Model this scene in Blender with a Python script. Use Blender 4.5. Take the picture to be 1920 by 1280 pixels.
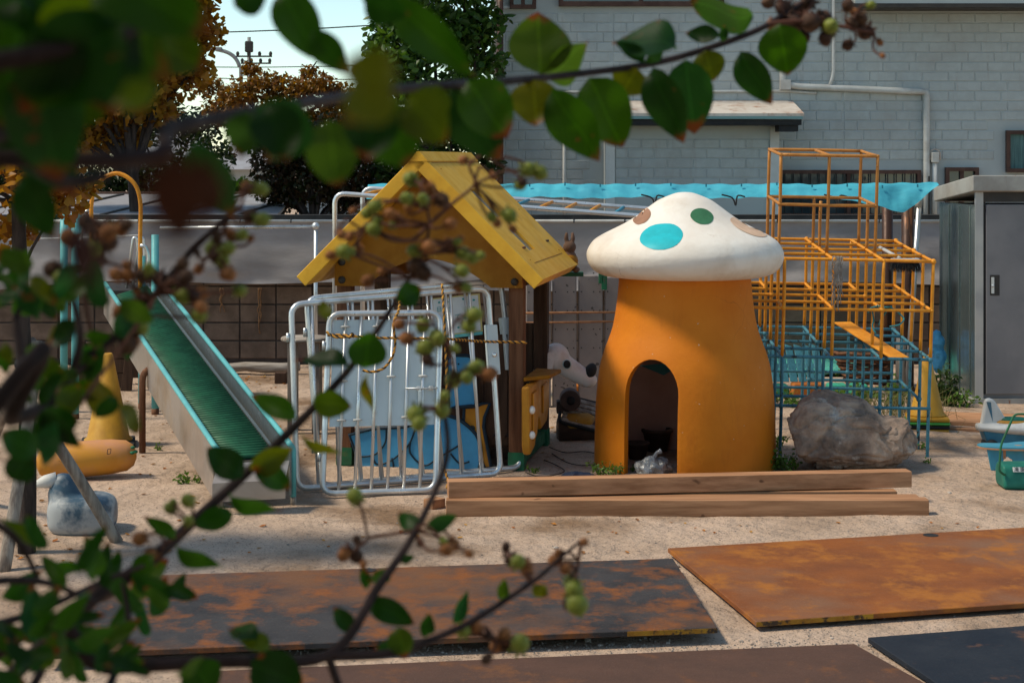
import bpy, bmesh, math, random
from mathutils import Vector, Matrix, noise
random.seed(7)
R = math.radians
for o in list(bpy.data.objects): bpy.data.objects.remove(o)
SC = bpy.context.scene
COL = SC.collection

# ------------------------------------------------------------------ camera
F = 3300.0           # focal length in pixels of the 1920 px wide photograph
HZ = 300.0           # horizon row
H = 2.25             # camera height above the yard
cam = bpy.data.cameras.new('camera'); camo = bpy.data.objects.new('camera', cam); COL.objects.link(camo)
camo.location = (0, 0, H); camo.rotation_euler = (R(90), 0, 0)
cam.sensor_width = 36; cam.lens = F/1920*36
cam.shift_y = -(640-HZ)/1920
cam.clip_start = 0.05; cam.clip_end = 600
cam.dof.use_dof = True; cam.dof.focus_distance = 13.0; cam.dof.aperture_fstop = 14
SC.camera = camo
SC.render.resolution_x = 1024; SC.render.resolution_y = 682
# ------------------------------------------------------------------ light
SUN_EL, SUN_AZ = R(54), R(-96)          # from the left, a touch before the things
sd = Vector((math.sin(SUN_AZ)*math.cos(SUN_EL), math.cos(SUN_AZ)*math.cos(SUN_EL), math.sin(SUN_EL)))
sl = bpy.data.lights.new('sun', 'SUN'); sl.energy = 2.9; sl.angle = R(9.0); sl.color = (1, .89, .70)
so = bpy.data.objects.new('sun', sl); COL.objects.link(so)
so.rotation_euler = sd.to_track_quat('Z', 'Y').to_euler()
wd = bpy.data.worlds.new('World'); SC.world = wd; wd.use_nodes = True
wn = wd.node_tree.nodes; wl = wd.node_tree.links
sky = wn.new('ShaderNodeTexSky'); sky.sky_type = 'NISHITA'; sky.sun_disc = False
sky.sun_elevation = SUN_EL; sky.sun_rotation = SUN_AZ
sky.altitude = 50; sky.air_density = 0.8; sky.dust_density = 0.25; sky.ozone_density = 3.0
tint = wn.new('ShaderNodeMix'); tint.data_type = 'RGBA'; tint.blend_type = 'MULTIPLY'; tint.inputs[0].default_value = 1; tint.inputs[7].default_value = (1.05, 1.02, .82, 1)
wl.new(sky.outputs[0], tint.inputs[6]); wl.new(tint.outputs[2], wn['Background'].inputs[0]); wn['Background'].inputs[1].default_value = 0.15
SC.view_settings.view_transform = 'Standard'; SC.view_settings.look = 'None'
SC.view_settings.exposure = 0.42; SC.view_settings.gamma = 1.0; SC.view_settings.use_curve_mapping = False

# ------------------------------------------------------------------ pixel helpers
def W(px, py, z): return Vector(((px-960)*z/F, z, H-(py-HZ)*z/F))
def gz(py): return F*H/(py-HZ)
def G(px, py, h=0.0):
    z = F*(H-h)/(py-HZ); return Vector(((px-960)*z/F, z, h))
def ground_h(x, y):
    m = 0.085*math.exp(-((x-2.3)/1.3)**2-((y-15.2)/0.9)**2)
    n = 0.012*noise.noise(Vector((x*.55, y*.55, 3))) + 0.007*noise.noise(Vector((x*2.3, y*2.3, 7))) + 0.008*noise.noise(Vector((x*5.5, y*5.5, 1)))
    k = min(1, max(0, (y-10.6)/.6))
    return m + n*k - 0.004

# ------------------------------------------------------------------ objects
WM = {}
def tag(o, label=None, cat=None, group=None, kind=None):
    if label: o['label'] = label
    if cat: o['category'] = cat
    if group: o['group'] = group
    if kind: o['kind'] = kind
    return o
def thing(name, label, cat, loc=(0, 0, 0), rz=0, group=None, mat=None):
    o = bpy.data.objects.new(name, None); COL.objects.link(o); o.empty_display_size = .1
    m = mat if mat is not None else Matrix.Translation(Vector(loc)) @ Matrix.Rotation(rz, 4, 'Z')
    o.location = m.to_translation(); o.rotation_euler = m.to_euler()
    WM[o.name] = m
    return tag(o, label, cat, group)
def link(name, me, mat=None, parent=None, loc=None, rot=None):
    o = bpy.data.objects.new(name, me); COL.objects.link(o)
    if mat and me and len(me.materials) == 0: me.materials.append(mat)
    if parent is not None: o.parent = parent
    m = WM.get(parent.name, Matrix()) if parent is not None else Matrix()
    if loc is not None: o.location = loc; m = m @ Matrix.Translation(Vector(loc))
    if rot is not None: o.rotation_euler = rot; m = m @ rot.to_matrix().to_4x4()
    WM[o.name] = m
    return o
def frame(z, up=Vector((0, 0, 1))):
    z = z.normalized()
    if abs(z.dot(up)) > .97: up = Vector((1, 0, 0))
    x = up.cross(z).normalized(); y = z.cross(x)
    return x, y, z
class MB:
    def __init__(s): s.v = []; s.f = []; s.m = []
    def add(s, vs, fs, mi=0):
        b = len(s.v); s.v += [Vector(p) for p in vs]; s.f += [[i+b for i in f] for f in fs]; s.m += [mi]*len(fs); return s
    def box(s, c, d, M=None, mi=0):
        c = Vector(c); hx, hy, hz = d[0]/2, d[1]/2, d[2]/2
        vs = [Vector((x*hx, y*hy, z*hz)) for z in (-1, 1) for y in (-1, 1) for x in (-1, 1)]
        if M is not None: vs = [M @ p for p in vs]
        return s.add([c+p for p in vs], [(0, 2, 3, 1), (4, 5, 7, 6), (0, 1, 5, 4), (2, 6, 7, 3), (0, 4, 6, 2), (1, 3, 7, 5)], mi)
    def box2(s, a, b, mi=0):
        a = Vector(a); b = Vector(b); return s.box((a+b)/2, [abs(q) for q in (b-a)], None, mi)
    def tube(s, pts, r, n=8, caps=True, mi=0, closed=False):
        pts = [Vector(p) for p in pts]; k = len(pts); vs = []; fs = []; x = None
        for i, p in enumerate(pts):
            if closed: t = pts[(i+1) % k]-pts[i-1]
            else: t = pts[min(i+1, k-1)]-pts[max(i-1, 0)]
            if t.length < 1e-9: t = Vector((0, 0, 1))
            t.normalize()
            if x is None: x, y, _ = frame(t)
            else:
                x = (x-t*x.dot(t))
                if x.length < 1e-6: x, y, _ = frame(t)
                x.normalize(); y = t.cross(x)
            rr = r[i] if isinstance(r, (list, tuple)) else r
            for j in range(n):
                a = 2*math.pi*j/n; vs.append(p+(x*math.cos(a)+y*math.sin(a))*rr)
        for i in range(k if closed else k-1):
            for j in range(n):
                a = i*n+j; b = i*n+(j+1) % n; c = ((i+1) % k)*n; fs.append((a, b, c+(j+1) % n, c+j))
        if caps and not closed:
            fs.append(tuple(range(n-1, -1, -1))); fs.append(tuple((k-1)*n+j for j in range(n)))
        return s.add(vs, fs, mi)
    def lathe(s, prof, n=32, c=(0, 0, 0), mi=0, M=None):
        c = Vector(c); vs = []; fs = []
        for r, z in prof:
            for j in range(n):
                a = 2*math.pi*j/n; p = Vector((r*math.cos(a), r*math.sin(a), z)); vs.append(c+(M @ p if M is not None else p))
        for i in range(len(prof)-1):
            for j in range(n):
                fs.append((i*n+j, i*n+(j+1) % n, (i+1)*n+(j+1) % n, (i+1)*n+j))
        if prof[0][0] > 1e-5: fs.append(tuple(range(n-1, -1, -1)))
        if prof[-1][0] > 1e-5: fs.append(tuple((len(prof)-1)*n+j for j in range(n)))
        return s.add(vs, fs, mi)
    def ball(s, c, r, nu=12, nv=8, M=None, mi=0):
        if not isinstance(r, (list, tuple)): r = (r, r, r)
        c = Vector(c); vs = []; fs = []
        for i in range(nv+1):
            t = math.pi*i/nv
            for j in range(nu):
                a = 2*math.pi*j/nu
                p = Vector((r[0]*math.sin(t)*math.cos(a), r[1]*math.sin(t)*math.sin(a), r[2]*math.cos(t)))
                vs.append(c+(M @ p if M is not None else p))
        for i in range(nv):
            for j in range(nu): fs.append((i*nu+j, (i+1)*nu+j, (i+1)*nu+(j+1) % nu, i*nu+(j+1) % nu))
        return s.add(vs, fs, mi)
    def prism(s, poly, off, mi=0):
        n = len(poly); off = Vector(off); a = [Vector(p) for p in poly]; b = [p+off for p in a]
        return s.add(a+b, [tuple(range(n)), tuple(range(2*n-1, n-1, -1))]+[(i, i+n, (i+1) % n+n, (i+1) % n) for i in range(n)], mi)
    def grid(s, fn, nu, nv, mi=0):
        vs = [fn(i/nu, j/nv) for j in range(nv+1) for i in range(nu+1)]
        return s.add(vs, [(j*(nu+1)+i, j*(nu+1)+i+1, (j+1)*(nu+1)+i+1, (j+1)*(nu+1)+i) for j in range(nv) for i in range(nu)], mi)
    def build(s, name, mat, parent=None, smooth=False, bevel=0, world=False, fix=True, sub=0, remesh=0, solid=0, seg=2, mats=None):
        vs = s.v
        if world and parent is not None:
            inv = WM[parent.name].inverted(); vs = [inv @ p for p in vs]
        me = bpy.data.meshes.new(name); me.from_pydata([tuple(p) for p in vs], [], s.f)
        if fix:
            bm = bmesh.new(); bm.from_mesh(me)
            bmesh.ops.remove_doubles(bm, verts=bm.verts, dist=1e-6)
            bmesh.ops.recalc_face_normals(bm, faces=bm.faces); bm.to_mesh(me); bm.free()
        elif mats:
            for p, i in zip(me.polygons, s.m): p.material_index = i
        if mats:
            for m in mats: me.materials.append(m)
        if smooth:
            for p in me.polygons: p.use_smooth = True
        o = link(name, me, mat, parent)
        if remesh:
            m = o.modifiers.new('r', 'REMESH'); m.mode = 'VOXEL'; m.voxel_size = remesh; m.use_smooth_shade = True
            m = o.modifiers.new('s', 'SMOOTH'); m.iterations = 8; m.factor = .5
        if solid: m = o.modifiers.new('t', 'SOLIDIFY'); m.thickness = solid
        if bevel:
            m = o.modifiers.new('b', 'BEVEL'); m.width = bevel; m.segments = seg; m.limit_method = 'ANGLE'; m.angle_limit = R(35)
            if seg > 1 and not smooth:
                for p in me.polygons: p.use_smooth = True
                w = o.modifiers.new('w', 'WEIGHTED_NORMAL')
        if sub: m = o.modifiers.new('u', 'SUBSURF'); m.levels = sub; m.render_levels = sub
        return o
def rounded(corners, rad, n=5):
    """closed loop of 3D corner points, rounded"""
    out = []; k = len(corners); c = [Vector(p) for p in corners]
    for i in range(k):
        p, a, b = c[i], c[i-1], c[(i+1) % k]
        da = (a-p).normalized(); db = (b-p).normalized()
        p0 = p+da*rad; p1 = p+db*rad
        for j in range(n+1):
            t = j/n; out.append((1-t)**2*p0+2*t*(1-t)*p+t*t*p1)
    return out
def bend(pts, rad, n=5):
    """open polyline with rounded inner corners"""
    c = [Vector(p) for p in pts]; out = [c[0]]
    for i in range(1, len(c)-1):
        p = c[i]; da = (c[i-1]-p); db = (c[i+1]-p); r = min(rad, da.length*.45, db.length*.45)
        p0 = p+da.normalized()*r; p1 = p+db.normalized()*r
        for j in range(n+1):
            t = j/n; out.append((1-t)**2*p0+2*t*(1-t)*p+t*t*p1)
    return out+[c[-1]]
def smoothline(pts, n=6):
    c = [Vector(p) for p in pts]; out = []
    for i in range(len(c)-1):
        p0 = c[max(i-1, 0)]; p1 = c[i]; p2 = c[i+1]; p3 = c[min(i+2, len(c)-1)]
        for j in range(n):
            t = j/n
            out.append(.5*((2*p1)+(p2-p0)*t+(2*p0-5*p1+4*p2-p3)*t*t+(3*p1-p0-3*p2+p3)*t**3))
    return out+[c[-1]]

# ------------------------------------------------------------------ materials
def M(name, c1, c2=None, scale=6, rough=.6, metal=0, bump=0, bscale=40, lo=.4, hi=.6, stretch=(1, 1, 1), wear=None, wscale=3, wlo=.55, whi=.62,
      wstretch=None, dirt=None, dscale=1.2, dlo=.5, dhi=.75, space='world', spec=.22, rvar=0, detail=6, speck=None, spscale=120, splo=.7, sphi=.73, coat=0, bump2=0, b2scale=8, crack=None, ckscale=6, ckw=.006):
    m = bpy.data.materials.new(name); m.use_nodes = True; nt = m.node_tree; N = nt.nodes; L = nt.links
    b = N['Principled BSDF']; b.inputs['Roughness'].default_value = rough; b.inputs['Metallic'].default_value = metal
    b.inputs['Specular IOR Level'].default_value = spec
    if coat: b.inputs['Coat Weight'].default_value = coat; b.inputs['Coat Roughness'].default_value = .15
    if space == 'world': co = N.new('ShaderNodeNewGeometry').outputs['Position']
    else: co = N.new('ShaderNodeTexCoord').outputs['Object']
    def mapped(st, off=0):
        mp = N.new('ShaderNodeMapping'); mp.inputs['Scale'].default_value = st; mp.inputs['Location'].default_value = (off, off*.7, off*1.3)
        L.new(co, mp.inputs[0]); return mp.outputs[0]
    def noi(sc, st, off=0, det=detail, lo=.4, hi=.6, rgh=.6):
        n = N.new('ShaderNodeTexNoise'); n.inputs['Scale'].default_value = sc; n.inputs['Detail'].default_value = det; n.inputs['Roughness'].default_value = rgh
        L.new(mapped(st, off), n.inputs['Vector'])
        r = N.new('ShaderNodeMapRange'); r.inputs[1].default_value = lo; r.inputs[2].default_value = hi; r.clamp = True
        L.new(n.outputs[0], r.inputs[0]); return r.outputs[0], n.outputs[0]
    def mix(f, a, bb):
        x = N.new('ShaderNodeMix'); x.data_type = 'RGBA'
        L.new(f, x.inputs[0])
        for s, q in ((6, a), (7, bb)):
            if isinstance(q, tuple): x.inputs[s].default_value = (*q, 1)
            else: L.new(q, x.inputs[s])
        return x.outputs[2]
    cur = c1; rf = None
    if c2: f, raw = noi(scale, stretch, 0, detail, lo, hi); cur = mix(f, c1, c2); rf = f
    if rvar:
        oi = N.new('ShaderNodeObjectInfo'); hs = N.new('ShaderNodeHueSaturation')
        mr = N.new('ShaderNodeMapRange'); mr.inputs[3].default_value = 1-rvar; mr.inputs[4].default_value = 1+rvar
        L.new(oi.outputs['Random'], mr.inputs[0]); L.new(mr.outputs[0], hs.inputs['Value'])
        if isinstance(cur, tuple): hs.inputs['Color'].default_value = (*cur, 1)
        else: L.new(cur, hs.inputs['Color'])
        cur = hs.outputs[0]
    if dirt: f, _ = noi(dscale, stretch, 11, 5, dlo, dhi); cur = mix(f, cur, dirt)
    if wear: f, _ = noi(wscale, wstretch or stretch, 23, 8, wlo, whi, .68); cur = mix(f, cur, wear)
    if speck: f, _ = noi(spscale, (1, 1, 1), 5, 1, splo, sphi); cur = mix(f, cur, speck)
    if crack:
        vo = N.new('ShaderNodeTexVoronoi'); vo.feature = 'DISTANCE_TO_EDGE'; vo.inputs['Scale'].default_value = ckscale
        wn_ = N.new('ShaderNodeTexNoise'); wn_.inputs['Scale'].default_value = ckscale*2.5; wn_.inputs['Detail'].default_value = 4; L.new(co, wn_.inputs['Vector'])
        va = N.new('ShaderNodeVectorMath'); va.operation = 'MULTIPLY_ADD'; L.new(wn_.outputs['Color'], va.inputs[0]); va.inputs[1].default_value = (.12,)*3; L.new(co, va.inputs[2]); L.new(va.outputs[0], vo.inputs['Vector'])
        r = N.new('ShaderNodeMapRange'); r.inputs[1].default_value = 0; r.inputs[2].default_value = ckw; r.inputs[3].default_value = .75; r.inputs[4].default_value = 0; L.new(vo.outputs[0], r.inputs[0])
        f2, _ = noi(ckscale*.35, (1, 1, 1), 61, 2, .5, .62); mu = N.new('ShaderNodeMath'); mu.operation = 'MULTIPLY'; L.new(r.outputs[0], mu.inputs[0]); L.new(f2, mu.inputs[1]); cur = mix(mu.outputs[0], cur, crack)
    if isinstance(cur, tuple): b.inputs['Base Color'].default_value = (*cur, 1)
    else: L.new(cur, b.inputs['Base Color'])
    if rf is not None:
        rr = N.new('ShaderNodeMapRange'); rr.inputs[3].default_value = max(0, rough-.08); rr.inputs[4].default_value = min(1, rough+.1)
        L.new(rf, rr.inputs[0]); L.new(rr.outputs[0], b.inputs['Roughness'])
    if bump:
        _, raw = noi(bscale, stretch, 31, 5)
        bp = N.new('ShaderNodeBump'); bp.inputs['Strength'].default_value = 1; bp.inputs['Distance'].default_value = bump
        L.new(raw, bp.inputs['Height']); L.new(bp.outputs[0], b.inputs['Normal'])
        if bump2:
            _, raw2 = noi(b2scale, stretch, 47, 3); b2 = N.new('ShaderNodeBump'); b2.inputs['Distance'].default_value = bump2
            L.new(raw2, b2.inputs['Height']); L.new(b2.outputs[0], bp.inputs['Normal'])
    return m
def leafmat(name, cols, trans=.45, rough=.45, island=True, tip=None, tv=1.5):
    m = bpy.data.materials.new(name); m.use_nodes = True; nt = m.node_tree; N = nt.nodes; L = nt.links
    b = N['Principled BSDF']; b.inputs['Roughness'].default_value = rough; b.inputs['Specular IOR Level'].default_value = .25; out = N['Material Output']
    if island: rnd = N.new('ShaderNodeNewGeometry').outputs['Random Per Island']
    else: rnd = N.new('ShaderNodeObjectInfo').outputs['Random']
    cr = N.new('ShaderNodeValToRGB'); e = cr.color_ramp.elements
    while len(e) < len(cols): e.new(.5)
    for i, c in enumerate(cols): e[i].position = i/max(1, len(cols)-1); e[i].color = (*c, 1)
    L.new(rnd, cr.inputs[0]); col = cr.outputs[0]
    if tip:
        def math_(op, x, y=None):
            q = N.new('ShaderNodeMath'); q.operation = op
            for i, v in enumerate((x, y)):
                if v is None: continue
                if isinstance(v, (int, float)): q.inputs[i].default_value = v
                else: L.new(v, q.inputs[i])
            return q.outputs[0]
        def rng(v, lo, hi, a_=0, b_=1):
            r = N.new('ShaderNodeMapRange'); r.inputs[1].default_value = lo; r.inputs[2].default_value = hi; r.inputs[3].default_value = a_; r.inputs[4].default_value = b_; L.new(v, r.inputs[0]); return r.outputs[0]
        def mixc(f, x, y):
            q = N.new('ShaderNodeMix'); q.data_type = 'RGBA'; L.new(f, q.inputs[0]); L.new(x, q.inputs[6])
            if isinstance(y, tuple): q.inputs[7].default_value = (*y, 1)
            else: L.new(y, q.inputs[7])
            return q.outputs[2]
        tc = N.new('ShaderNodeTexCoord').outputs['Object']; sx = N.new('ShaderNodeSeparateXYZ'); L.new(tc, sx.inputs[0])
        ay = math_('ABSOLUTE', sx.outputs[1])
        mid = rng(ay, .008, .022, 1, 0)
        side = rng(math_('SINE', math_('MULTIPLY', math_('SUBTRACT', sx.outputs[0], math_('MULTIPLY', ay, .9)), 58)), .86, 1, 0, .5)
        vein = math_('MAXIMUM', mid, side)
        li = N.new('ShaderNodeHueSaturation'); li.inputs['Value'].default_value = 1.7; L.new(col, li.inputs['Color'])
        col = mixc(vein, col, li.outputs[0])
        n = N.new('ShaderNodeTexNoise'); n.inputs['Scale'].default_value = 55; n.inputs['Detail'].default_value = 3
        g = N.new('ShaderNodeNewGeometry'); L.new(g.outputs['Position'], n.inputs['Vector'])
        tipf = math_('ADD', sx.outputs[0], math_('MULTIPLY', math_('SUBTRACT', n.outputs[0], .5), .5))
        col = mixc(math_('MAXIMUM', rng(tipf, .86, .96), rng(n.outputs[0], .68, .74)), col, tip)
    L.new(col, b.inputs['Base Color'])
    t = N.new('ShaderNodeBsdfTranslucent'); ms = N.new('ShaderNodeMixShader'); ms.inputs[0].default_value = trans
    hs = N.new('ShaderNodeHueSaturation'); hs.inputs['Value'].default_value = tv; hs.inputs['Saturation'].default_value = 1.1; L.new(col, hs.inputs['Color'])
    L.new(hs.outputs[0], t.inputs[0]); L.new(b.outputs[0], ms.inputs[1]); L.new(t.outputs[0], ms.inputs[2]); L.new(ms.outputs[0], out.inputs[0])
    return m
def textmesh(txt, size, mat, name, parent, Mx, extrude=.001):
    cu = bpy.data.curves.new(name, 'FONT'); cu.body = txt; cu.size = size; cu.extrude = extrude; cu.align_x = 'CENTER'; cu.align_y = 'CENTER'
    t = bpy.data.objects.new('tmp', cu); COL.objects.link(t); dg = bpy.context.evaluated_depsgraph_get()
    me = bpy.data.meshes.new_from_object(t.evaluated_get(dg)); bpy.data.objects.remove(t)
    inv = WM[parent.name].inverted(); me.transform(inv @ Mx); me.materials.clear(); me.materials.append(mat)
    o = bpy.data.objects.new(name, me); COL.objects.link(o); o.parent = parent; return o
def basis(x, y, z, o): return Matrix(((x[0], y[0], z[0], o[0]), (x[1], y[1], z[1], o[1]), (x[2], y[2], z[2], o[2]), (0, 0, 0, 1)))

m_sand = M('sand', (.54, .395, .295), (.40, .285, .205), 1.3, .95, bump=.014, bscale=90, bump2=.09, b2scale=4.5, lo=.42, hi=.66, dirt=(.235, .145, .085), dscale=.8, dlo=.54, dhi=.68,
           speck=(.17, .12, .085), spscale=75, splo=.63, sphi=.68, detail=8)
m_steel = M('stainless', (.72, .74, .74), (.56, .58, .59), 5, .34, .7, bump=.0006, bscale=30, stretch=(1, 1, .3), dirt=(.30, .27, .23), dscale=3, dlo=.55, dhi=.8)
m_galv = M('zinc_sheet', (.60, .68, .70), (.53, .61, .63), 4, .55, .05, stretch=(1, 1, .25), bump=.0008, bscale=9)
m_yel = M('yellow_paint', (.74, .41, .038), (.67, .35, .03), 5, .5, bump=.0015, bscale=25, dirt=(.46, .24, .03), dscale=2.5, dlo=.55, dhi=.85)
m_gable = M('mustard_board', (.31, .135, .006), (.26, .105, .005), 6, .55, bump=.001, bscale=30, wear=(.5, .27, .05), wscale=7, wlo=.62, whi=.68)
m_orange = M('orange_paint', (.61, .185, .007), (.53, .145, .006), 2.4, .62, bump=.002, bscale=26, lo=.35, hi=.7, dirt=(.40, .125, .012), dscale=1.4, dlo=.55, dhi=.85, speck=(.55, .38, .25), spscale=42, splo=.78, sphi=.79, bump2=.004, b2scale=6, wear=(.47, .13, .008), wscale=5, wstretch=(3, 3, .5), wlo=.55, whi=.85, crack=(.18, .05, .01), ckscale=2.2, ckw=.004)
m_white = M('white_paint', (.78, .73, .66), (.72, .65, .57), 3, .6, bump=.0025, bscale=24, bump2=.005, b2scale=6, dirt=(.52, .42, .32), dscale=2.2, dlo=.56, dhi=.85, wear=(.60, .52, .43), wscale=6, wstretch=(2, 2, .4), wlo=.6, whi=.8, crack=(.30, .24, .18), ckscale=3, ckw=.004)
m_gymo = M('orange_pipe_paint', (.76, .31, .028), (.66, .24, .02), 14, .45, bump=.0008, bscale=60, wear=(.13, .05, .02), wscale=22, wlo=.68, whi=.71)
m_gymt = M('tower_pipe_paint', (.47, .20, .045), (.40, .16, .035), 14, .5, bump=.0008, bscale=60, wear=(.12, .05, .025), wscale=20, wlo=.62, whi=.67)
m_gymb = M('blue_pipe_paint', (.075, .24, .31), (.06, .19, .25), 14, .45, bump=.0008, bscale=60, wear=(.03, .04, .045), wscale=16, wlo=.57, whi=.62)
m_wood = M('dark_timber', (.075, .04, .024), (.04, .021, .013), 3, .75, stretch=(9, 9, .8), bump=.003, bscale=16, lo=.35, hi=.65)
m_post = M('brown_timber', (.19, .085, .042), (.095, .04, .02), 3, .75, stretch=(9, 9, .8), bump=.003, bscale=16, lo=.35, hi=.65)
m_beam = M('new_timber', (.46, .24, .125), (.25, .118, .056), 2.5, .7, stretch=(.7, 9, 9), bump=.0012, bscale=14, lo=.35, hi=.68, speck=(.15, .07, .035), spscale=11, splo=.73, sphi=.78, rvar=.12)
m_grey = M('weathered_wood', (.33, .28, .23), (.17, .135, .11), 3, .85, stretch=(8, 8, .9), bump=.004, bscale=16)
m_log = M('pale_log', (.38, .33, .28), (.22, .175, .14), 3, .85, stretch=(.8, 8, 8), bump=.004, bscale=16)
m_block = M('concrete_block', (.15, .105, .08), (.10, .07, .053), 4, .9, bump=.003, bscale=60, rvar=.13, dirt=(.07, .05, .04), dscale=1.6, dlo=.5, dhi=.72)
m_mortar = M('mortar', (.055, .045, .04), (.04, .033, .03), 8, .95)
m_black = M('black_rubber', (.018, .018, .02), (.03, .03, .03), 9, .7)
m_dark = M('dark_metal', (.04, .037, .036), (.06, .055, .05), 7, .55, .3)
m_teal = M('teal_paint', (.12, .42, .43), (.10, .35, .37), 7, .45, bump=.0006, bscale=40, wear=(.22, .20, .17), wscale=9, wlo=.66, whi=.7)
m_green = M('green_roller', (.024, .12, .06), (.016, .085, .045), 9, .5)
m_dgreen = M('green_paint', (.02, .14, .065), (.03, .10, .05), 9, .6, wear=(.10, .07, .05), wscale=8, wlo=.6, whi=.66)
m_bluep = M('sky_blue_board', (.07, .32, .58), (.06, .28, .53), 5, .5, dirt=(.07, .25, .42), dscale=3)
m_ink = M('ink_line', (.012, .03, .05), None, rough=.5)
# ================================================================== setting
def axis(a, b, fa, fb, fine, coarse):
    out = [a]; x = a
    while x < b:
        if fa-1e-6 <= x < fb: x += fine
        else: x += min(coarse, max(fine, (fa-x) if x < fa else coarse))
        out.append(min(x, b))
    return out
xs = axis(-130, 130, -6, 7, .06, 8); ys = axis(-12, 300, 6.4, 20, .06, 8)
g = MB(); nx = len(xs)
g.v = [Vector((x, y, ground_h(x, y) if 6 < y < 20 else -.004)) for y in ys for x in xs]
g.f = [(j*nx+i, j*nx+i+1, (j+1)*nx+i+1, (j+1)*nx+i) for j in range(len(ys)-1) for i in range(nx-1)]
go = g.build('ground', m_sand, smooth=True, fix=False); tag(go, kind='structure')

# ---- white brick-faced house
m_wall = M('house_wall', (.40, .435, .435), (.37, .40, .40), 1.5, .8, bump=.001, bscale=60, dirt=(.37, .36, .345), dscale=.9, dlo=.52, dhi=.75)
m_brick = M('moulded_brick', (.41, .445, .445), (.38, .41, .41), 7, .75, bump=.006, bscale=38, rvar=.025, wear=(.32, .30, .28), wscale=2.2, wlo=.58, whi=.78, wstretch=(2.5, 1, .35), dirt=(.33, .325, .31), dscale=1.1, dlo=.5, dhi=.75)
m_wtrim = M('white_trim', (.60, .61, .60), (.52, .525, .51), 3, .6, dirt=(.40, .37, .33), dscale=2, dlo=.55, dhi=.8)
m_pipe = M('white_pipe', (.56, .56, .54), (.48, .475, .45), 4, .5, dirt=(.36, .32, .28), dscale=3, dlo=.5, dhi=.75)
m_brown = M('brown_frame', (.085, .042, .032), (.06, .03, .024), 6, .5)
m_glass = M('window_glass', (.03, .045, .05), (.05, .07, .075), 3, .08, spec=.8)
m_curt = M('teal_curtain', (.10, .19, .19), (.05, .10, .10), 9, .8, stretch=(3, 1, .2))
m_rustroof = M('rusty_white_roof', (.55, .50, .45), (.46, .40, .35), 4, .6, wear=(.30, .15, .09), wscale=6, wlo=.53, whi=.68, wstretch=(1, 1, .35))
HY = 23.0
hs_ = HY/F
def hx(px): return (px-960)*hs_
def hzz(py): return H-(py-HZ)*hs_
house = thing('brick_faced_house', 'white two-storey house clad in moulded brick siding with white drain pipes', 'house', (hx(925), HY, 0))
b = MB(); b.box2((hx(925), HY, 0), (hx(2250), HY+7, 6.2)); b.build('wall', m_wall, house, world=True)
b = MB(); b.prism([(hx(880), HY-.3, 6.1), (hx(2300), HY-.3, 6.1), (hx(2300), HY-.3, 6.25), (hx(880), HY-.3, 6.25)], (0, 8.4, 0)); b.prism([(hx(880), HY-.3, 6.255), (hx(880), HY+7.7, 6.255), (hx(880), HY+3.5, 8)], (hx(2300)-hx(880), 0, 0)); b.build('roof', m_dark, house, world=True)
b = MB(); b.box2((hx(925), HY-.035, 0), (hx(945), HY-.003, 6.05)); b.build('corner_trim', m_wtrim, house, world=True)
# bay with its lean-to roof
BY = HY-.55; bs = BY/F
def bx_(px): return (px-960)*bs
def bz_(py): return H-(py-HZ)*bs
b = MB(); b.box2((bx_(1136), BY, 0), (bx_(1460), HY-.002, bz_(236))); bay = b.build('bay_wall', m_wall, house, world=True)
for x0, x1 in ((1136, 1152), (1444, 1460)):
    b = MB(); b.box2((bx_(x0)-.003, BY-.03, 0), (bx_(x1)+.003, BY-.002, bz_(238))); b.build('corner_trim', m_wtrim, house, world=True)
b = MB(); y0 = BY-.42; s0 = y0/F
xl, xr = (1120-960)*s0, (1508-960)*s0; zf = H-(218-HZ)*s0
b.prism([(xl, y0, zf), (xl, HY-.004, zf+.19), (xl, HY-.004, zf+.23), (xl, y0, zf+.035)], (xr-xl, 0, 0)); rf = b.build('lean_to_roof', m_rustroof, house, world=True)
b = MB(); b.box2((xl, y0-.012, zf-.035), (xr-.02, y0+.012, zf-.002)); b.build('drip_edge', M('teal_edge', (.15, .27, .28), None, rough=.6), rf, world=True)
b = MB(); b.box2((xl+.05, y0+.02, zf-.11), (xr-.03, BY-.004, zf-.04)); b.box2(((1462-960)*s0, y0+.05, zf-.19), ((1498-960)*s0, BY-.01, zf-.112)); b.build('eave_board', m_black, house, world=True)
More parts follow.
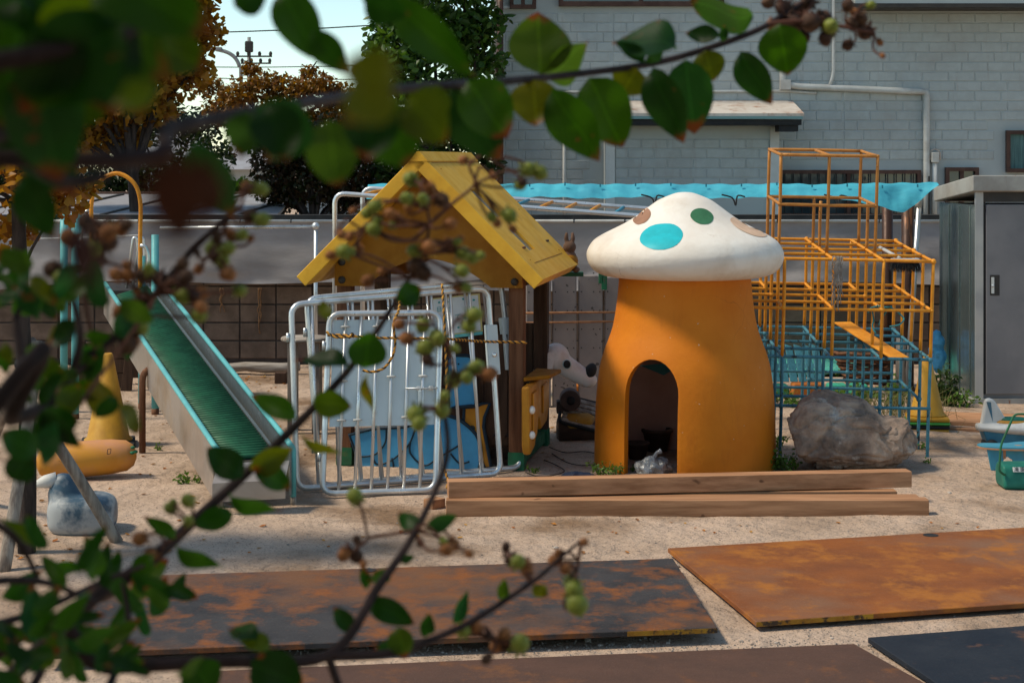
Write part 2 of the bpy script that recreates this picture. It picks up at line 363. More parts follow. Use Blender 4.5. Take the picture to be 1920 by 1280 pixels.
# moulded bricks
def brickmesh(name, w, h, d=.009, e=.009):
    me = bpy.data.meshes.new(name)
    vs = [(-w/2, 0, -h/2), (w/2, 0, -h/2), (w/2, 0, h/2), (-w/2, 0, h/2), (-w/2+e, -d, -h/2+e), (w/2-e, -d, -h/2+e), (w/2-e, -d, h/2-e), (-w/2+e, -d, h/2-e)]
    me.from_pydata(vs, [], [(4, 5, 6, 7), (0, 1, 5, 4), (1, 2, 6, 5), (2, 3, 7, 6), (3, 0, 4, 7)]); me.materials.append(m_brick); return me
bw, bh = 49*hs_, 18.35*hs_
wins = [(958, 1003, -60, 17), (1046, 1358, -60, 14), (1456, 1724, 320, 352), (1770, 1834, 314, 352), (1884, 1990, 246, 324)]
cache = {}
parts_b = []; rest_b = []
def try_brick(x0, x1, z0, z1, y, s, isbay):
    px0, px1 = x0/s+960, x1/s+960; py0, py1 = HZ-(z1-H)/s, HZ-(z0-H)/s
    if not isbay:
        if px1 > 1130 and px0 < 1500 and py0 > 222 and px1 < 1462: return
        for a, c, d, e in wins:
            if px1 > a-4 and px0 < c+4 and py1 > d-3 and py0 < e+3: return
        if px0 > 1560 and py0 < 16: return
    vis = (py0 > -6 and py1 < 352 and px0 < 1916) and not (not isbay and 1120 < px0 and px1 < 1500 and py1 > 192)
    vis = vis or (px0 > 980 and px1 < 1260 and 378 < (py0+py1)/2 < 402)
    (parts_b if vis else rest_b).append((x0, x1, z0, z1, y))
def rowfill(pxa, pxb, pya, pyb, y, isbay, seams=()):
    s = y/F; w, h = bw*s/hs_, bh*s/hs_; row = 0; z = H-(pyb-HZ)*s; ztop = H-(pya-HZ)*s
    xa, xb = (pxa-960)*s, (pxb-960)*s
    edges = [xa]+[(q-960)*s for q in seams]+[xb]
    while z+h < ztop+1e-4:
        for a, c in zip(edges[:-1], edges[1:]):
            x = a-(w*(.5 if row % 2 else 0)+random.Random(row*7+int(a*9)).choice((0, 0, .25))*w)
            while x < c-.03:
                x0, x1 = max(x, a), min(x+w, c)
                if x1-x0 > .05: try_brick(x0+.004, x1-.004, z+.004, z+h-.004, y, s, isbay)
                x += w
        z += h; row += 1
rowfill(947, 1985, -40, 410, HY, False, (1150, 1582))
rowfill(1153, 1443, 244, 352, BY, True)
random.Random(3).shuffle(parts_b)
if len(parts_b) > 298: rest_b += parts_b[298:]; parts_b = parts_b[:298]
Hinv = WM[house.name].inverted()
for x0, x1, z0, z1, y in parts_b:
    key = (round(x1-x0, 3), round(z1-z0, 3))
    if key not in cache: cache[key] = brickmesh('brick', *key)
    link('brick', cache[key], None, house, Hinv @ Vector(((x0+x1)/2, y-.0005, (z0+z1)/2)))
b = MB()
for x0, x1, z0, z1, y in rest_b:
    e = .009; d = .009
    b.add([(x0, y, z0), (x1, y, z0), (x1, y, z1), (x0, y, z1), (x0+e, y-d, z0+e), (x1-e, y-d, z0+e), (x1-e, y-d, z1-e), (x0+e, y-d, z1-e)], [(4, 5, 6, 7), (0, 1, 5, 4), (1, 2, 6, 5), (2, 3, 7, 6), (3, 0, 4, 7)])
tag(b.build('brick_field', m_brick, house, world=True, fix=False), kind='stuff')
# upper overhang, windows
b = MB(); b.box2((hx(1588), HY-.55, hzz(14)), (hx(2200), HY-.005, hzz(14)+1.2)); b.build('overhanging_bay', m_wall, house, world=True)
b = MB(); b.box2((hx(1583), HY-.6, hzz(14)-.05), (hx(2200), HY-.006, hzz(14)-.002)); b.build('soffit', m_dark, house, world=True)
def window(a, c, d, e, bars=0, curtain=False, wide=.05):
    x0, x1, z0, z1 = hx(a), hx(c), hzz(e), hzz(d)
    w = MB(); w.box2((x0, HY-.01, z0), (x1, HY-.004, z1)); wo = w.build('window', m_curt if curtain else m_glass, house, world=True)
    w = MB(); t = wide
    w.box2((x0-t, HY-.07, z1), (x1+t, HY-.004, z1+t)); w.box2((x0-t, HY-.09, z0-t), (x1+t, HY-.004, z0)); w.box2((x0-t, HY-.07, z0), (x0, HY-.004, z1)); w.box2((x1, HY-.07, z0), (x1+t, HY-.004, z1))
    w.box2(((x0+x1)/2-.025, HY-.05, z0), ((x0+x1)/2+.025, HY-.012, z1)); w.build('window_frame', m_brown, wo, world=True)
    for i in range(bars):
        q = MB(); xx = x0+(x1-x0)*(i+.5)/bars; q.tube([(xx, HY-.075, z0), (xx, HY-.075, z1)], .009, 6); q.build('grille_bar', m_black, wo, world=True)
window(963, 998, -60, 10); window(1056, 1348, -80, 4, wide=.06); window(1462, 1718, 326, 400, bars=16); window(1778, 1826, 321, 400); window(1892, 1985, 252, 316, curtain=True)
b = MB(); b.box2((hx(928), HY-.05, hzz(17)), (hx(1004), HY-.036, hzz(12))); b.build('window_sill', m_wtrim, house, world=True)
# pipes
def pipe(name, pts, r, m=m_pipe, yy=HY-.07, rad=.08, n=8):
    q = MB(); q.tube(bend([Vector((hx(p[0]), yy, hzz(p[1]))) for p in pts], rad), r, n); return q.build(name, m, house, smooth=True, world=True)
pipe('downspout', [(938, -80), (938, 420)], .042, M('brown_downspout', (.10, .055, .045), (.06, .035, .03), 4, .5, wear=(.22, .10, .05), wscale=5))
for y_ in (46, 136, 300): q = MB(); q.box2((hx(930), HY-.12, hzz(y_)), (hx(946), HY-.03, hzz(y_)+.03)); q.build('pipe_clip', m_brown, house, world=True)
pipe('drain_pipe', [(1466, -80), (1466, 158), (1500, 163), (1735, 173), (1735, 345), (1735, 420)], .042, rad=.05)
b = MB(); b.box2((hx(1461), HY-.13, hzz(169)), (hx(1480), HY-.012, hzz(150))); b.build('pipe_joint', m_pipe, house, world=True)
b = MB(); b.box2((hx(1478), HY-.125, 0), (hx(1574), HY-.114, .055), None) if False else None
pipe('conduit', [(1561, -80), (1561, 140), (1553, 164)], .022)
pipe('conduit', [(1040, 182), (1060, 173), (1470, 171), (1530, 175)], .018, yy=HY-.03)
pipe('conduit', [(1058, 176), (1058, 345), (1058, 420)], .024)
q = MB(); q.box2((hx(1743), HY-.13, hzz(305)), (hx(1757), HY-.016, hzz(286))); q.build('meter_box', m_pipe, house, world=True, bevel=.01)
pipe('conduit', [(1750, 300), (1750, 420)], .035)
pipe('cable', [(1742, 300), (1742, 283), (1750, 279), (1760, 284), (1760, 300)], .01, m_rustroof, rad=.06)
pipe('conduit', [(1737, 330), (1737, 420)], .012, m_black, yy=HY-.14)

# ---- neighbour's low tin roof behind the wall
m_tin = M('tin_roof', (.36, .345, .35), (.29, .275, .28), 2, .5, .2, dirt=(.2, .16, .14), dscale=1.5, dlo=.55, dhi=.8)
shed = thing('low_tin_roof_shed', 'low shed with grey tin roof and dark gutter behind the block wall', 'shed', (-5, 20.6, 0))
b = MB(); b.box2((-7.5, 20.7, 0), (-2.9, 23, 1.5)); b.build('wall', m_block, shed, world=True)
b = MB(); b.prism([(-7.6, 20.5, 1.60), (-2.75, 20.5, 1.60), (-2.85, 23.2, 1.80), (-7.6, 23.2, 1.80)], (0, 0, -.04)); rf = b.build('roof', m_tin, shed, world=True)
for i in range(6):
    q = MB(); x = -7.2+i*.8; q.tube([(x, 20.5, 1.605), (x+.5, 23.1, 1.80)], .018, 5); q.build('seam', m_dark, rf, world=True)
b = MB(); b.box2((-7.7, 20.38, 1.515), (-2.7, 20.49, 1.59)); b.build('gutter', m_dark, shed, world=True, bevel=.02)
b = MB(); b.prism([(-7.6, 23.21, 1.76), (-2.6, 23.21, 1.76), (-2.6, 23.21, 1.83), (-7.6, 23.21, 1.83)], (0, .1, 0)); b.build('ridge_cap', M('rusty_ridge', (.2, .11, .08), (.12, .07, .055), 5, .7), shed, world=True)

# ---- block wall, stack bond
WY = 19.4
wall = thing('block_wall', 'long brown concrete block wall along the back of the yard', 'wall', (-1, WY, 0))
b = MB(); b.box2((-7.9, WY+.006, 0), (5.3, WY+.15, 1.6)); b.build('mortar', m_mortar, wall, world=True)
bm_ = brickmesh('block', .388, .188, .012, .006); bm_.materials.clear(); bm_.materials.append(m_block)
Winv = WM[wall.name].inverted()
for r in range(7):
    for c in range(33):
        link('block', bm_, None, wall, Winv @ Vector((-7.8+.4*c+.2, WY+.005, .06+.2*r+.1)))
b = MB(); b.box2((-7.9, WY-.03, 1.58), (5.3, WY+.17, 1.645)); b.build('top_rail', m_dark, wall, world=True)
# ---- windbreak sheets
m_sheet = M('grey_sheet', (.34, .31, .30), (.27, .245, .235), 1.4, .75, bump=.004, bscale=7, dirt=(.24, .215, .20), dscale=.7, dlo=.5, dhi=.75, stretch=(1, 1, 2.5))
def sheet(name, label, p0, p1, ybot, seed, tilt=0):
    z = 19.05; x0, x1 = (p0-960)*z/F, (p1-960)*z/F; zt = H-(414-HZ)*z/F; zb = H-(ybot-HZ)*z/F
    t = thing(name, label, 'windbreak sheet', (x0, z, zb))
    def fn(u, v):
        x = x0+(x1-x0)*u; sag = .025*math.sin(u*9+seed)+.05*math.sin(u*3.1+seed*2)
        w = .05*noise.noise(Vector((x*1.1+seed, v*2.2+x*.5, 1)))+.025*noise.noise(Vector((x*3-v*2, v*5, seed)))+.02*math.sin((v*1.6+x*.55)*6+seed)
        return Vector((x, z+w*v-.05*v, zt+(zb-zt)*v-sag*v))
    q = MB(); q.grid(fn, 150, 26); q.build('cloth', m_sheet, t, smooth=True, world=True, fix=False)
    q = MB(); q.tube([(x0, z-.02, zt), (x1, z-.02, zt)], .016, 6); q.build('hem_pipe', m_pipe, t, smooth=True, world=True)
    q = MB()
    for i in range(int((x1-x0)/.55)):
        q = MB(); xx = x0+.2+i*.55; q.tube([(xx, z-.04, zt-.02), (xx, z-.02, zt+.04)], .007, 5); q.build('tie', m_black, t, world=True)
sheet('windbreak_sheet', 'grey windbreak sheet sagging over the block wall behind the slide', -60, 655, 536, 1.3)
sheet('windbreak_sheet', 'grey windbreak sheet with diagonal folds behind the jungle gym', 660, 1775, 540, 4.1)
# ---- pipe railing in front of the wall
z = 18.4
t = thing('pipe_railing', 'silver pipe railing with ball joint before the grey sheet', 'railing', W(592, 430, z)*1)
b = MB(); b.tube([W(300, 427, z), W(586, 425, z)], .017, 8); b.build('rail', m_steel, t, smooth=True, world=True)
b = MB(); p = W(592, 430, z); b.tube([p, Vector((p.x, p.y, 0))], .022, 8); b.build('post', m_steel, t, smooth=True, world=True)
b = MB(); b.ball(W(592, 424, z), .042); b.build('ball_joint', m_steel, t, smooth=True, world=True)
tag(MB().tube([W(-10, 449, 18.6), W(130, 446, 18.6), W(262, 441, 18.6)], .008, 5).build('wire', m_pipe), 'white wire stretched level before the sheet behind the slide', 'wire')
# brown leaf litter ropes on the wall
for i, (px, y0, y1) in enumerate(((415, 540, 585), (486, 540, 625))):
    q = MB()
    for k in range(3):
        pp = [W(px+random.uniform(-4, 4)+k*1.5, y0+(y1-y0)*j/5*(1 if k else .8), WY-.05) for j in range(6)]; q.tube(smoothline(pp, 3), .006, 5)
    tag(q.build('hanging_cord', M('brown_cord', (.22, .12, .06), (.15, .08, .04), 9, .8), smooth=True), ['short brown cord ends dangling over the block wall', 'long brown cord ends dangling over the block wall'][i], 'cord')
# ---- blue tarpaulin roll
m_tarp = M('blue_tarp', (.075, .42, .52), (.06, .36, .47), 5, .55, bump=.003, bscale=14, stretch=(1, 1, 2.5), dirt=(.04, .25, .35), dscale=2)
tz = 16.8
tp = thing('blue_tarpaulin', 'bright blue tarpaulin rolled along the wall top', 'tarpaulin', W(1200, 390, tz))
def tarpf(u, v):
    px = 690+(1757-690)*u; x = (px-960)*tz/F
    e = max(0, (px-1560)/197); drop = 25+1.2*math.sin(px*.03)+2*noise.noise(Vector((px*.012, 0, 0)))
    if e > 0: drop = drop+ (30*min(1, e/.66) if e < .66 else 30*(1-(e-.66)/.34)-22*(e-.66)/.34)
    top = 345+1.0*math.sin(px*.129)+1.5*noise.noise(Vector((px*.012, 5, 0)))-3*e
    a = v*2-1
    py = top+drop*abs(a)**1.35*(1 if a > 0 else .7)
    wob = .02*noise.noise(Vector((px*.03, v*3, 2)))+.008*noise.noise(Vector((px*.09, v*6, 9)))
    return Vector((x, tz-.17*a*(1-.5*max(0, e))+wob, H-(py-HZ)*tz/F))
b = MB(); b.grid(tarpf, 260, 16); b.build('sheet', m_tarp, tp, smooth=True, world=True, fix=False)
for i in range(16):
    p = tarpf((i+.6)/16.2, .7); q = MB(); q.box((p.x, p.y-.012, p.z+.03), (.014, .012, .03)); q.build('clip', M('tarp_clip', (.035, .24, .32), None) if i == 0 else bpy.data.materials['tarp_clip'], tp, world=True)
for px in (1222, 1373, 1565):
    p = W(px, 371, tz-.2); q = MB(); q.tube(smoothline([p+Vector((-.1, 0, .03)), p, p+Vector((.03, -.02, -.07)), p+Vector((.05, 0, .02)), p+Vector((.12, 0, .01))], 5), .008, 5); q.build('tie', m_black, tp, world=True, smooth=True)
# brown steel columns and a silver pole carrying it
m_col = M('brown_column', (.075, .04, .03), (.05, .028, .022), 5, .4, .3, wear=(.17, .075, .035), wscale=4, wstretch=(3, 3, .5))
for px, w, zc, lab in ((1664, .055, 17.6, 'dark brown steel column beside the jungle gym, set back from its twin'), (1702, .061, 17.2, 'dark brown steel column beside the jungle gym, forward of its twin')):
    x = (px-960)*zc/F; t = thing('steel_column', lab, 'column', (x, zc, 0), group='brown steel columns')
    MB().tube([(0, 0, -.02), (0, 0, H-(372-HZ)*zc/F)], w, 16).build('shaft', m_col, t, smooth=True)
    MB().lathe([(w*1.6, .001), (w*1.6, .02), (w*1.05, .025)], 16).build('base_plate', m_col, t)
zc = 17.0
t = thing('silver_pole', 'slim silver pole leaning under the blue tarpaulin corner', 'pole', G(1700, HZ+F*H/zc))
b = MB(); b.tube([G(1700, HZ+F*H/zc), W(1724, 372, zc)], .026, 10); b.build('shaft', m_steel, t, smooth=True, world=True)
b = MB(); b.tube([W(1722.5, 388, zc), W(1724.5, 368, zc)], .033, 10); b.build('cap', m_pipe, t, smooth=True, world=True)
# ---- far utility pole, lamp and wires
m_conc = M('pole_concrete', (.25, .26, .26), (.2, .2, .2), 4, .8)
pz = 110.0; pb = W(467, 300, pz)
t = thing('utility_pole', 'distant concrete utility pole with crossarms against the sky', 'utility pole', (pb.x, pz, 0))
b = MB(); b.tube([(pb.x, pz, 0), (pb.x, pz, W(0, 70, pz).z)], [.18, .11], 10); b.build('pole', m_conc, t, smooth=True, world=True)
for y_, a, c in ((106, 443, 510), (119, 452, 508)):
    b = MB(); p, q_ = W(a, y_, pz-.3), W(c, y_, pz-.3); b.box((p+q_)/2, ((q_-p).x, .1, .1)); co = b.build('crossarm', m_dark, t, world=True)
    for k in range(4):
        q = MB(); c_ = p+(q_-p)*(.04+.92*k/3); q.ball(c_+Vector((0, 0, .16)), (.11, .11, .16), 8, 6); q.build('insulator', m_dark, co, world=True)
b = MB(); b.box(W(467, 88, pz-.3), (.5, .4, .7)); b.build('transformer', m_dark, t, world=True, bevel=.08)
t = thing('street_lamp', 'distant curved grey street lamp before the utility pole', 'street lamp', (W(452, 300, 90).x, 90, 0))
b = MB(); p = [Vector((W(452, 0, 90).x, 90, 0))]+[W(*q, 90) for q in ((452, 150), (449, 125), (440, 108), (425, 98), (405, 93))]; b.tube(smoothline(p, 5), .1, 8); b.build('pole', m_conc, t, smooth=True, world=True)
b = MB(); b.box(W(400, 92, 90), (.9, .3, .18)); b.build('lamp_head', m_conc, t, world=True, bevel=.05)
for i, (a, c, lab) in enumerate((((380, 51, 80), (700, 37, 80), 'thin black overhead wire crossing the sky highest'), ((380, 118, 108), (640, 116, 108), 'thin black overhead wire at the crossarm of the distant pole'), ((380, 138, 108), (600, 142, 112), 'thin black overhead wire just above the autumn tree'))):
    p, q_ = W(*a), W(*c); d = q_-p; pts = [p+d*(k/12*3-1)+Vector((0, 0, -.3*math.sin(math.pi*k/12))) for k in range(13)]
    tag(MB().tube(pts, .03, 5).build('overhead_wire', m_black), lab, 'wire')
# ================================================================== playhouse
PH = thing('wooden_playhouse', 'yellow-roofed timber playhouse with mustard gable and brown posts', 'playhouse', (-.664, 12.55, 0), R(-10))
AP, EV, HW, RL = 2.30, 1.41, .895, 1.85      # ridge height, eave height, half width, roof length
sl_ = Vector((HW, 0, EV-AP)); sn = Vector((AP-EV, 0, HW)).normalized()
TH = .085
def slab(sg, y0, y1, t0, t1, d0, d1):
    """piece of a roof slope: t along the slope 0..1, d depth below the top face"""
    def P(t, y, d):
        p = Vector((0, y, AP))+Vector((sl_.x*t*sg, 0, sl_.z*t))-Vector((sn.x*sg, 0, sn.z))*d
        return p
    return P
SK = [(.30, .53), (.62, .80)]          # skylight slots along the right slope
SY = (.50, .76)
for sg in (-1, 1):
    P = slab(sg, 0, 0, 0, 0, 0, 0); b = MB()
    def blk(t0, t1, y0, y1, d0=0, d1=TH):
        vs = [P(t, y, d) for d in (d0, d1) for y in (y0, y1) for t in (t0, t1)]
        b.add(vs, [(0, 1, 3, 2), (4, 6, 7, 5), (0, 4, 5, 1), (2, 3, 7, 6), (0, 2, 6, 4), (1, 5, 7, 3)])
    if sg > 0:
        b0 = MB(); ts = [0]+[q for s in SK for q in s]+[1]
        for i in range(len(ts)-1):
            if i % 2 == 0: blk(ts[i], ts[i+1], 0, RL)
            else: blk(ts[i], ts[i+1], 0, SY[0]); blk(ts[i], ts[i+1], SY[1], RL)
        ro = b.build('roof_panel', m_yel, PH)
        for t0, t1 in SK:
            b = MB(); blk(t0+.002, t1-.002, SY[0]+.002, SY[1]-.002, .015, .03); b.build('skylight', M('skylight', (.10, .12, .125), (.04, .05, .05), 8, .1, spec=.9) if t0 < .4 else bpy.data.materials['skylight'], ro)
        b = MB(); blk(.075, .081, .10, RL-.01, -.0015, .004); b.build('seam', m_gable, ro)
        b = MB(); blk(.885, .89, .25, RL-.25, -.0015, .004); b.build('seam', m_gable, ro)
        for t in (.13, .5, .86):
            for y in (.2, 1.6):
                q = MB(); c = P(t, y, 0); q.ball(c, .006, 6, 4); q.build('screw', m_gable, ro)
    else:
        blk(0, 1, 0, RL); b.build('roof_panel', m_yel, PH)
    b = MB()
    blk(0.012, 1.004, -.022, -.001, -.004, TH+.006); b.build('barge_board', m_yel, PH, bevel=.006)
b = MB(); b.prism([(-.075, -.024, AP-.06), (.075, -.024, AP-.06), (.075, -.024, AP-.068+.0), (.01, -.024, AP+.012), (-.01, -.024, AP+.012), (-.075, -.024, AP-.068)][3:] + [(-.07, -.024, AP-.058), (.07, -.024, AP-.058)], (0, RL+.02, 0)); b.build('ridge_cap', m_yel, PH)
# gable boards front and back with an arched lower edge
def gable(y, name):
    pts = []
    zb, zt = 1.325, 1.53; hw = .70
    for i in range(17):
        u = -1+i/8; x = u*.47; pts.append((x, zb+(zt-zb)*(1-abs(u)**1.9)))
    poly = [(-hw, zb+.02), (-hw+.02, zb)]+pts+[(hw-.02, zb), (hw, zb+.02), (hw, AP-.14-hw*(AP-EV)/HW+.0), (.0, AP-.12), (-hw, AP-.14-hw*(AP-EV)/HW)]
    q = MB()
    # triangulate as a strip: fan between arch and roof line
    def roofz(x): return AP-.125-abs(x)*(AP-EV)/HW
    xs_ = sorted(set([-hw, -hw+.02]+[p[0] for p in pts]+[0, hw-.02, hw]))
    def low(x):
        if abs(x) >= .47: return zb
        u = abs(x)/.47; return zb+(zt-zb)*(1-u**1.9)
    vs = []; fs = []
    for x in xs_:
        for yy in (y, y+.04): vs += [(x, yy, low(x)), (x, yy, roofz(x))]
    n = len(xs_)
    for i in range(n-1):
        a = i*4; c = a+4
        fs += [(a, c, c+1, a+1), (a+2, a+3, c+3, c+2), (a, a+2, c+2, c), (a+1, c+1, c+3, a+3)]
    fs += [(0, 1, 3, 2), ((n-1)*4, (n-1)*4+2, (n-1)*4+3, (n-1)*4+1)]
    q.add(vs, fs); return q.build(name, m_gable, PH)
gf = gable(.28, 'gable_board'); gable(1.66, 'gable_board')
for sx in (-1, 1):
    for z in (1.37, 1.50):
        q = MB(); q.lathe([(.028, 0), (.028, .008), (.018, .02), (.0, .024)], 10, (sx*.645, .28, z), M=Matrix.Rotation(R(90), 3, 'X')); q.build('bolt', m_dark, gf, smooth=True)
# posts, feet, floor rails
for sx in (-1, 1):
    for y in (.39, 1.50):
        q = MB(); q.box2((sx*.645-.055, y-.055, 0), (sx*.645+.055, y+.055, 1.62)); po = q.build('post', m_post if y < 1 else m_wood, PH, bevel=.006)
        q = MB(); q.box2((sx*.645-.059, y-.059, 0), (sx*.645+.059, y+.059, .13)); q.build('painted_foot', m_dgreen, po)
for sx in (-1, 1):
    q = MB(); q.box2((sx*.645-.04, .455, .03), (sx*.645+.04, 1.435, .12)); q.build('floor_rail', m_dgreen, PH)
    q = MB(); q.box2((sx*.645-.03, .452, 1.32), (sx*.645+.03, 1.435, 1.44)); q.build('eave_beam', m_wood, PH)
q = MB(); q.box2((-.58, 1.48, .1), (.58, 1.52, .96)); q.build('back_board', m_wood, PH)
q = MB(); q.box2((-.58, .46, .14), (.58, 1.46, .17)); q.build('floor_board', m_wood, PH)
for z0_, z1_ in ((.62, .70), (.172, .23)): q = MB(); q.box2((.28, .40, z0_), (.58, .44, z1_)); q.build('cross_rail', m_wood, PH)
for i in range(3):
    x = .36+.09*i; q = MB(); q.prism([(x-.035, .37, .98), (x+.035, .37, .98), (x+.035, .37, .27), (x, .37, .21), (x-.035, .37, .27)], (0, .02, 0)); q.build('picket', m_wood, PH)
# counter shelf and moulded yellow side panel on the right
m_plast = M('yellow_plastic', (.55, .24, .025), (.48, .20, .02), 5, .4, dirt=(.32, .13, .02), dscale=3, dlo=.5, dhi=.8)
q = MB(); q.prism([(.705, .30, .65), (.87, .48, .65), (.90, .85, .65), (.705, .88, .65)], (0, 0, .028)); q.build('counter_shelf', m_gable, PH, bevel=.005)
prof = [(.16, .63), (.17, .20), (.22, .13), (.42, .16), (.50, .28), (.58, .34), (.64, .33), (.72, .24), (.98, .26), (1.06, .33), (1.12, .63)]
q = MB(); q.prism([(.712, y, z) for y, z in prof], (.06, 0, 0)); sp = q.build('side_panel', m_plast, PH, bevel=.02, seg=3)
for ml in (((.26, .57), (.27, .26), (.30, .22), (.42, .25), (.46, .32), (.47, .57)), ((.72, .57), (.73, .36), (.98, .36), (1.0, .57))):
    q = MB(); q.prism([(.773, y, z) for y, z in ml], (.014, 0, 0)); q.build('moulding', m_plast, sp, bevel=.008)
for z in (.28, .46):
    q = MB(); q.ball((.785, .2, z), (.025, .03, .03), 10, 6); q.build('bolt_cover', m_white, sp, smooth=True)
# painted animal panels filling the front
def board(poly, y, m, name, line=None, lw=.013):
    q = MB(); q.prism([(x, y, z) for x, z in poly], (0, .018, 0)); o = q.build(name, m, PH)
    c = [(x, z) for x, z in poly]; q = MB()
    q.tube([(x, y-.002, z) for x, z in c], lw, 6, closed=True); q.build('outline', m_ink, o, smooth=True)
    return o
def ph(px, py, y=.33):      # picture spot -> playhouse front plane
    z0 = 12.55+.33
    for _ in range(3):
        p = W(px, py, z0); l = WM[PH.name].inverted() @ p; z0 += (y-l.y)
    return (l.x, l.z)
def curve(c, n=6): return [(p.x, p.y) for p in smoothline([Vector((x, z, 0)) for x, z in c], n)]
ele = [ph(655, 815), ph(668, 850), ph(664, 908)]+curve([ph(760, 906), ph(850, 897), ph(893, 886), ph(902, 850), ph(893, 815), ph(862, 787), ph(830, 776)])+[ph(760, 800), ph(700, 803)]
eo = board(ele, .33, m_bluep, 'elephant_board')
for ln in ([(725, 803), (722, 830), (702, 852), (668, 856)], [(778, 806), (765, 835), (735, 862), (708, 870), (698, 856)], [(770, 826), (770, 850), (796, 872), (822, 858), (860, 835)], [(735, 858), (738, 875), (732, 888), (740, 900)], [(845, 850), (862, 868), (880, 865)]):
    q = MB(); q.tube([(x, .326, z) for x, z in curve([ph(*p) for p in ln])], .007, 6); q.build('drawn_line', m_ink, eo, smooth=True)
gi = curve([ph(838, 676), ph(845, 667), ph(870, 666), ph(882, 668), ph(889, 680), ph(893, 755), ph(885, 760), ph(842, 764)], 3)
bo = board(gi, .325, m_bluep, 'blue_board')
for p in ((850, 683), (860, 682)):
    q = MB(); x, z = ph(*p); q.ball((x, .323, z), .007, 6, 4); q.build('hole', m_ink, bo)
gy = [ph(870, 765), ph(893, 762), ph(903, 757), ph(918, 757), ph(908, 782), ph(906, 800), ph(920, 875), ph(908, 878), ph(885, 815), ph(868, 800)]
board(gy, .345, m_plast, 'giraffe_board')
q = MB(); x, z = ph(885, 803); q.lathe([(.022, 0), (.022, .006), (0, .008)], 10, (x, .344, z), M=Matrix.Rotation(R(90), 3, 'X')); q.build('round_plug', m_dark, PH)

# ---- brown rabbit figure on the right side of the playhouse
rb = W(1068, 470, 14.2)
m_rab = M('brown_plush', (.17, .10, .07), (.11, .065, .045), 14, .9, bump=.004, bscale=60)
t = thing('rabbit_figure', 'small brown rabbit figure perched below the yellow roof edge', 'figure', rb+Vector((0, 0, -.17)))
b = MB(); b.ball(rb+Vector((0, 0, -.08)), (.065, .05, .09), 12, 8); b.ball(rb+Vector((0, 0, .03)), (.055, .05, .05), 12, 8)
for s in (-1, 1): b.tube([rb+Vector((s*.02, 0, .06)), rb+Vector((s*.027, 0, .10)), rb+Vector((s*.024, 0, .15))], [.016, .02, .012], 8); b.ball(rb+Vector((s*.05, -.03, -.15)), (.035, .05, .025), 8, 6)
b.build('body', m_rab, t, world=True, remesh=.007)
b = MB(); b.ball(rb+Vector((0, -.004, -.08)), (.07, .055, .065), 12, 8); b.build('shirt', m_gable, t, world=True, smooth=True)
t2 = tag(MB().box(rb+Vector((0, .03, -.19)), (.22, .16, .03)).build('wall_shelf', m_dgreen), 'small dark green shelf under the brown rabbit figure', 'shelf')

# ================================================================== mushroom
MX, MY = (1284-960)*13.07/F, 13.07
ms = thing('mushroom_house', 'giant mushroom playhouse with orange stem and white spotted cap', 'playhouse', (MX, MY, 0))
stem = [(.672, -.02), (.672, .02), (.669, .19), (.664, .367), (.653, .543), (.63, .72), (.60, .83), (.572, .905), (.543, .985), (.525, 1.06), (.511, 1.145), (.497, 1.26), (.488, 1.373), (.486, 1.44)]
inner = [(r-.065, z) for r, z in stem[::-1]]
b = MB(); n = 96; prof = stem+inner; vs = []; fs = []
sm = smoothline([Vector((r, 0, z)) for r, z in stem], 3); si = [Vector((p.x-.065, 0, p.z)) for p in sm[::-1]]
pl = sm+si
for p in pl:
    for j in range(n): a = 2*math.pi*j/n; vs.append((p.x*math.cos(a), p.x*math.sin(a), p.z))
k = len(pl)
for i in range(k):
    for j in range(n): fs.append((i*n+j, i*n+(j+1) % n, ((i+1) % k)*n+(j+1) % n, ((i+1) % k)*n+j))
b.add(vs, fs); st = b.build('stem', m_orange, ms, smooth=True)
# the arched doorway
da = R(-28); dd = Vector((math.sin(da), -math.cos(da), 0)); dx_ = Vector((math.cos(da), math.sin(da), 0))
arch = [(-.205, -.1), (.205, -.1), (.205, .58)]+[(.205*math.cos(R(a)), .58+.25*math.sin(R(a))) for a in range(12, 180, 12)]+[(-.205, .58)]
c = MB(); c.prism([dx_*x+Vector((0, 0, z))+dd*.2 for x, z in arch], dd*.8); cut = c.build('cutter', m_orange, ms)
cuts = [cut]
for az_, w_, z0_, z1_ in ((-62, .24, .46, .92), (28, .24, .46, .92)):       # unseen openings added at the back to let light inside
    dv = Vector((math.sin(R(az_)), math.cos(R(az_)), 0)); dw = Vector((dv.y, -dv.x, 0))
    c = MB(); c.prism([dw*(w_*math.cos(R(a)))+Vector((0, 0, (z0_+z1_)/2+(z1_-z0_)/2*math.sin(R(a))))+dv*.3 for a in range(0, 360, 24)], dv*.6); cuts.append(c.build('cutter', m_orange, ms))
for c in cuts[1:]:
    md = st.modifiers.new('light_opening', 'BOOLEAN'); md.object = c; md.operation = 'DIFFERENCE'; md.solver = 'EXACT'
md = st.modifiers.new('door', 'BOOLEAN'); md.object = cut; md.operation = 'DIFFERENCE'; md.solver = 'EXACT'
bpy.context.view_layer.update(); dg = bpy.context.evaluated_depsgraph_get(); me = bpy.data.meshes.new_from_object(st.evaluated_get(dg))
st.modifiers.clear(); st.data = me
for c in cuts: bpy.data.objects.remove(c)
m = st.modifiers.new('bv', 'BEVEL'); m.width = .012; m.segments = 3; m.limit_method = 'ANGLE'; m.angle_limit = R(50)
m_in = M('inner_brown', (.46, .26, .20), (.40, .22, .17), 3, .85)
b = MB(); b.lathe([(p.x-.002, p.z) for p in si[::-1]], 64); lin = b
ang0 = math.atan2(dd.y, dd.x)
q = MB(); vs = []; 
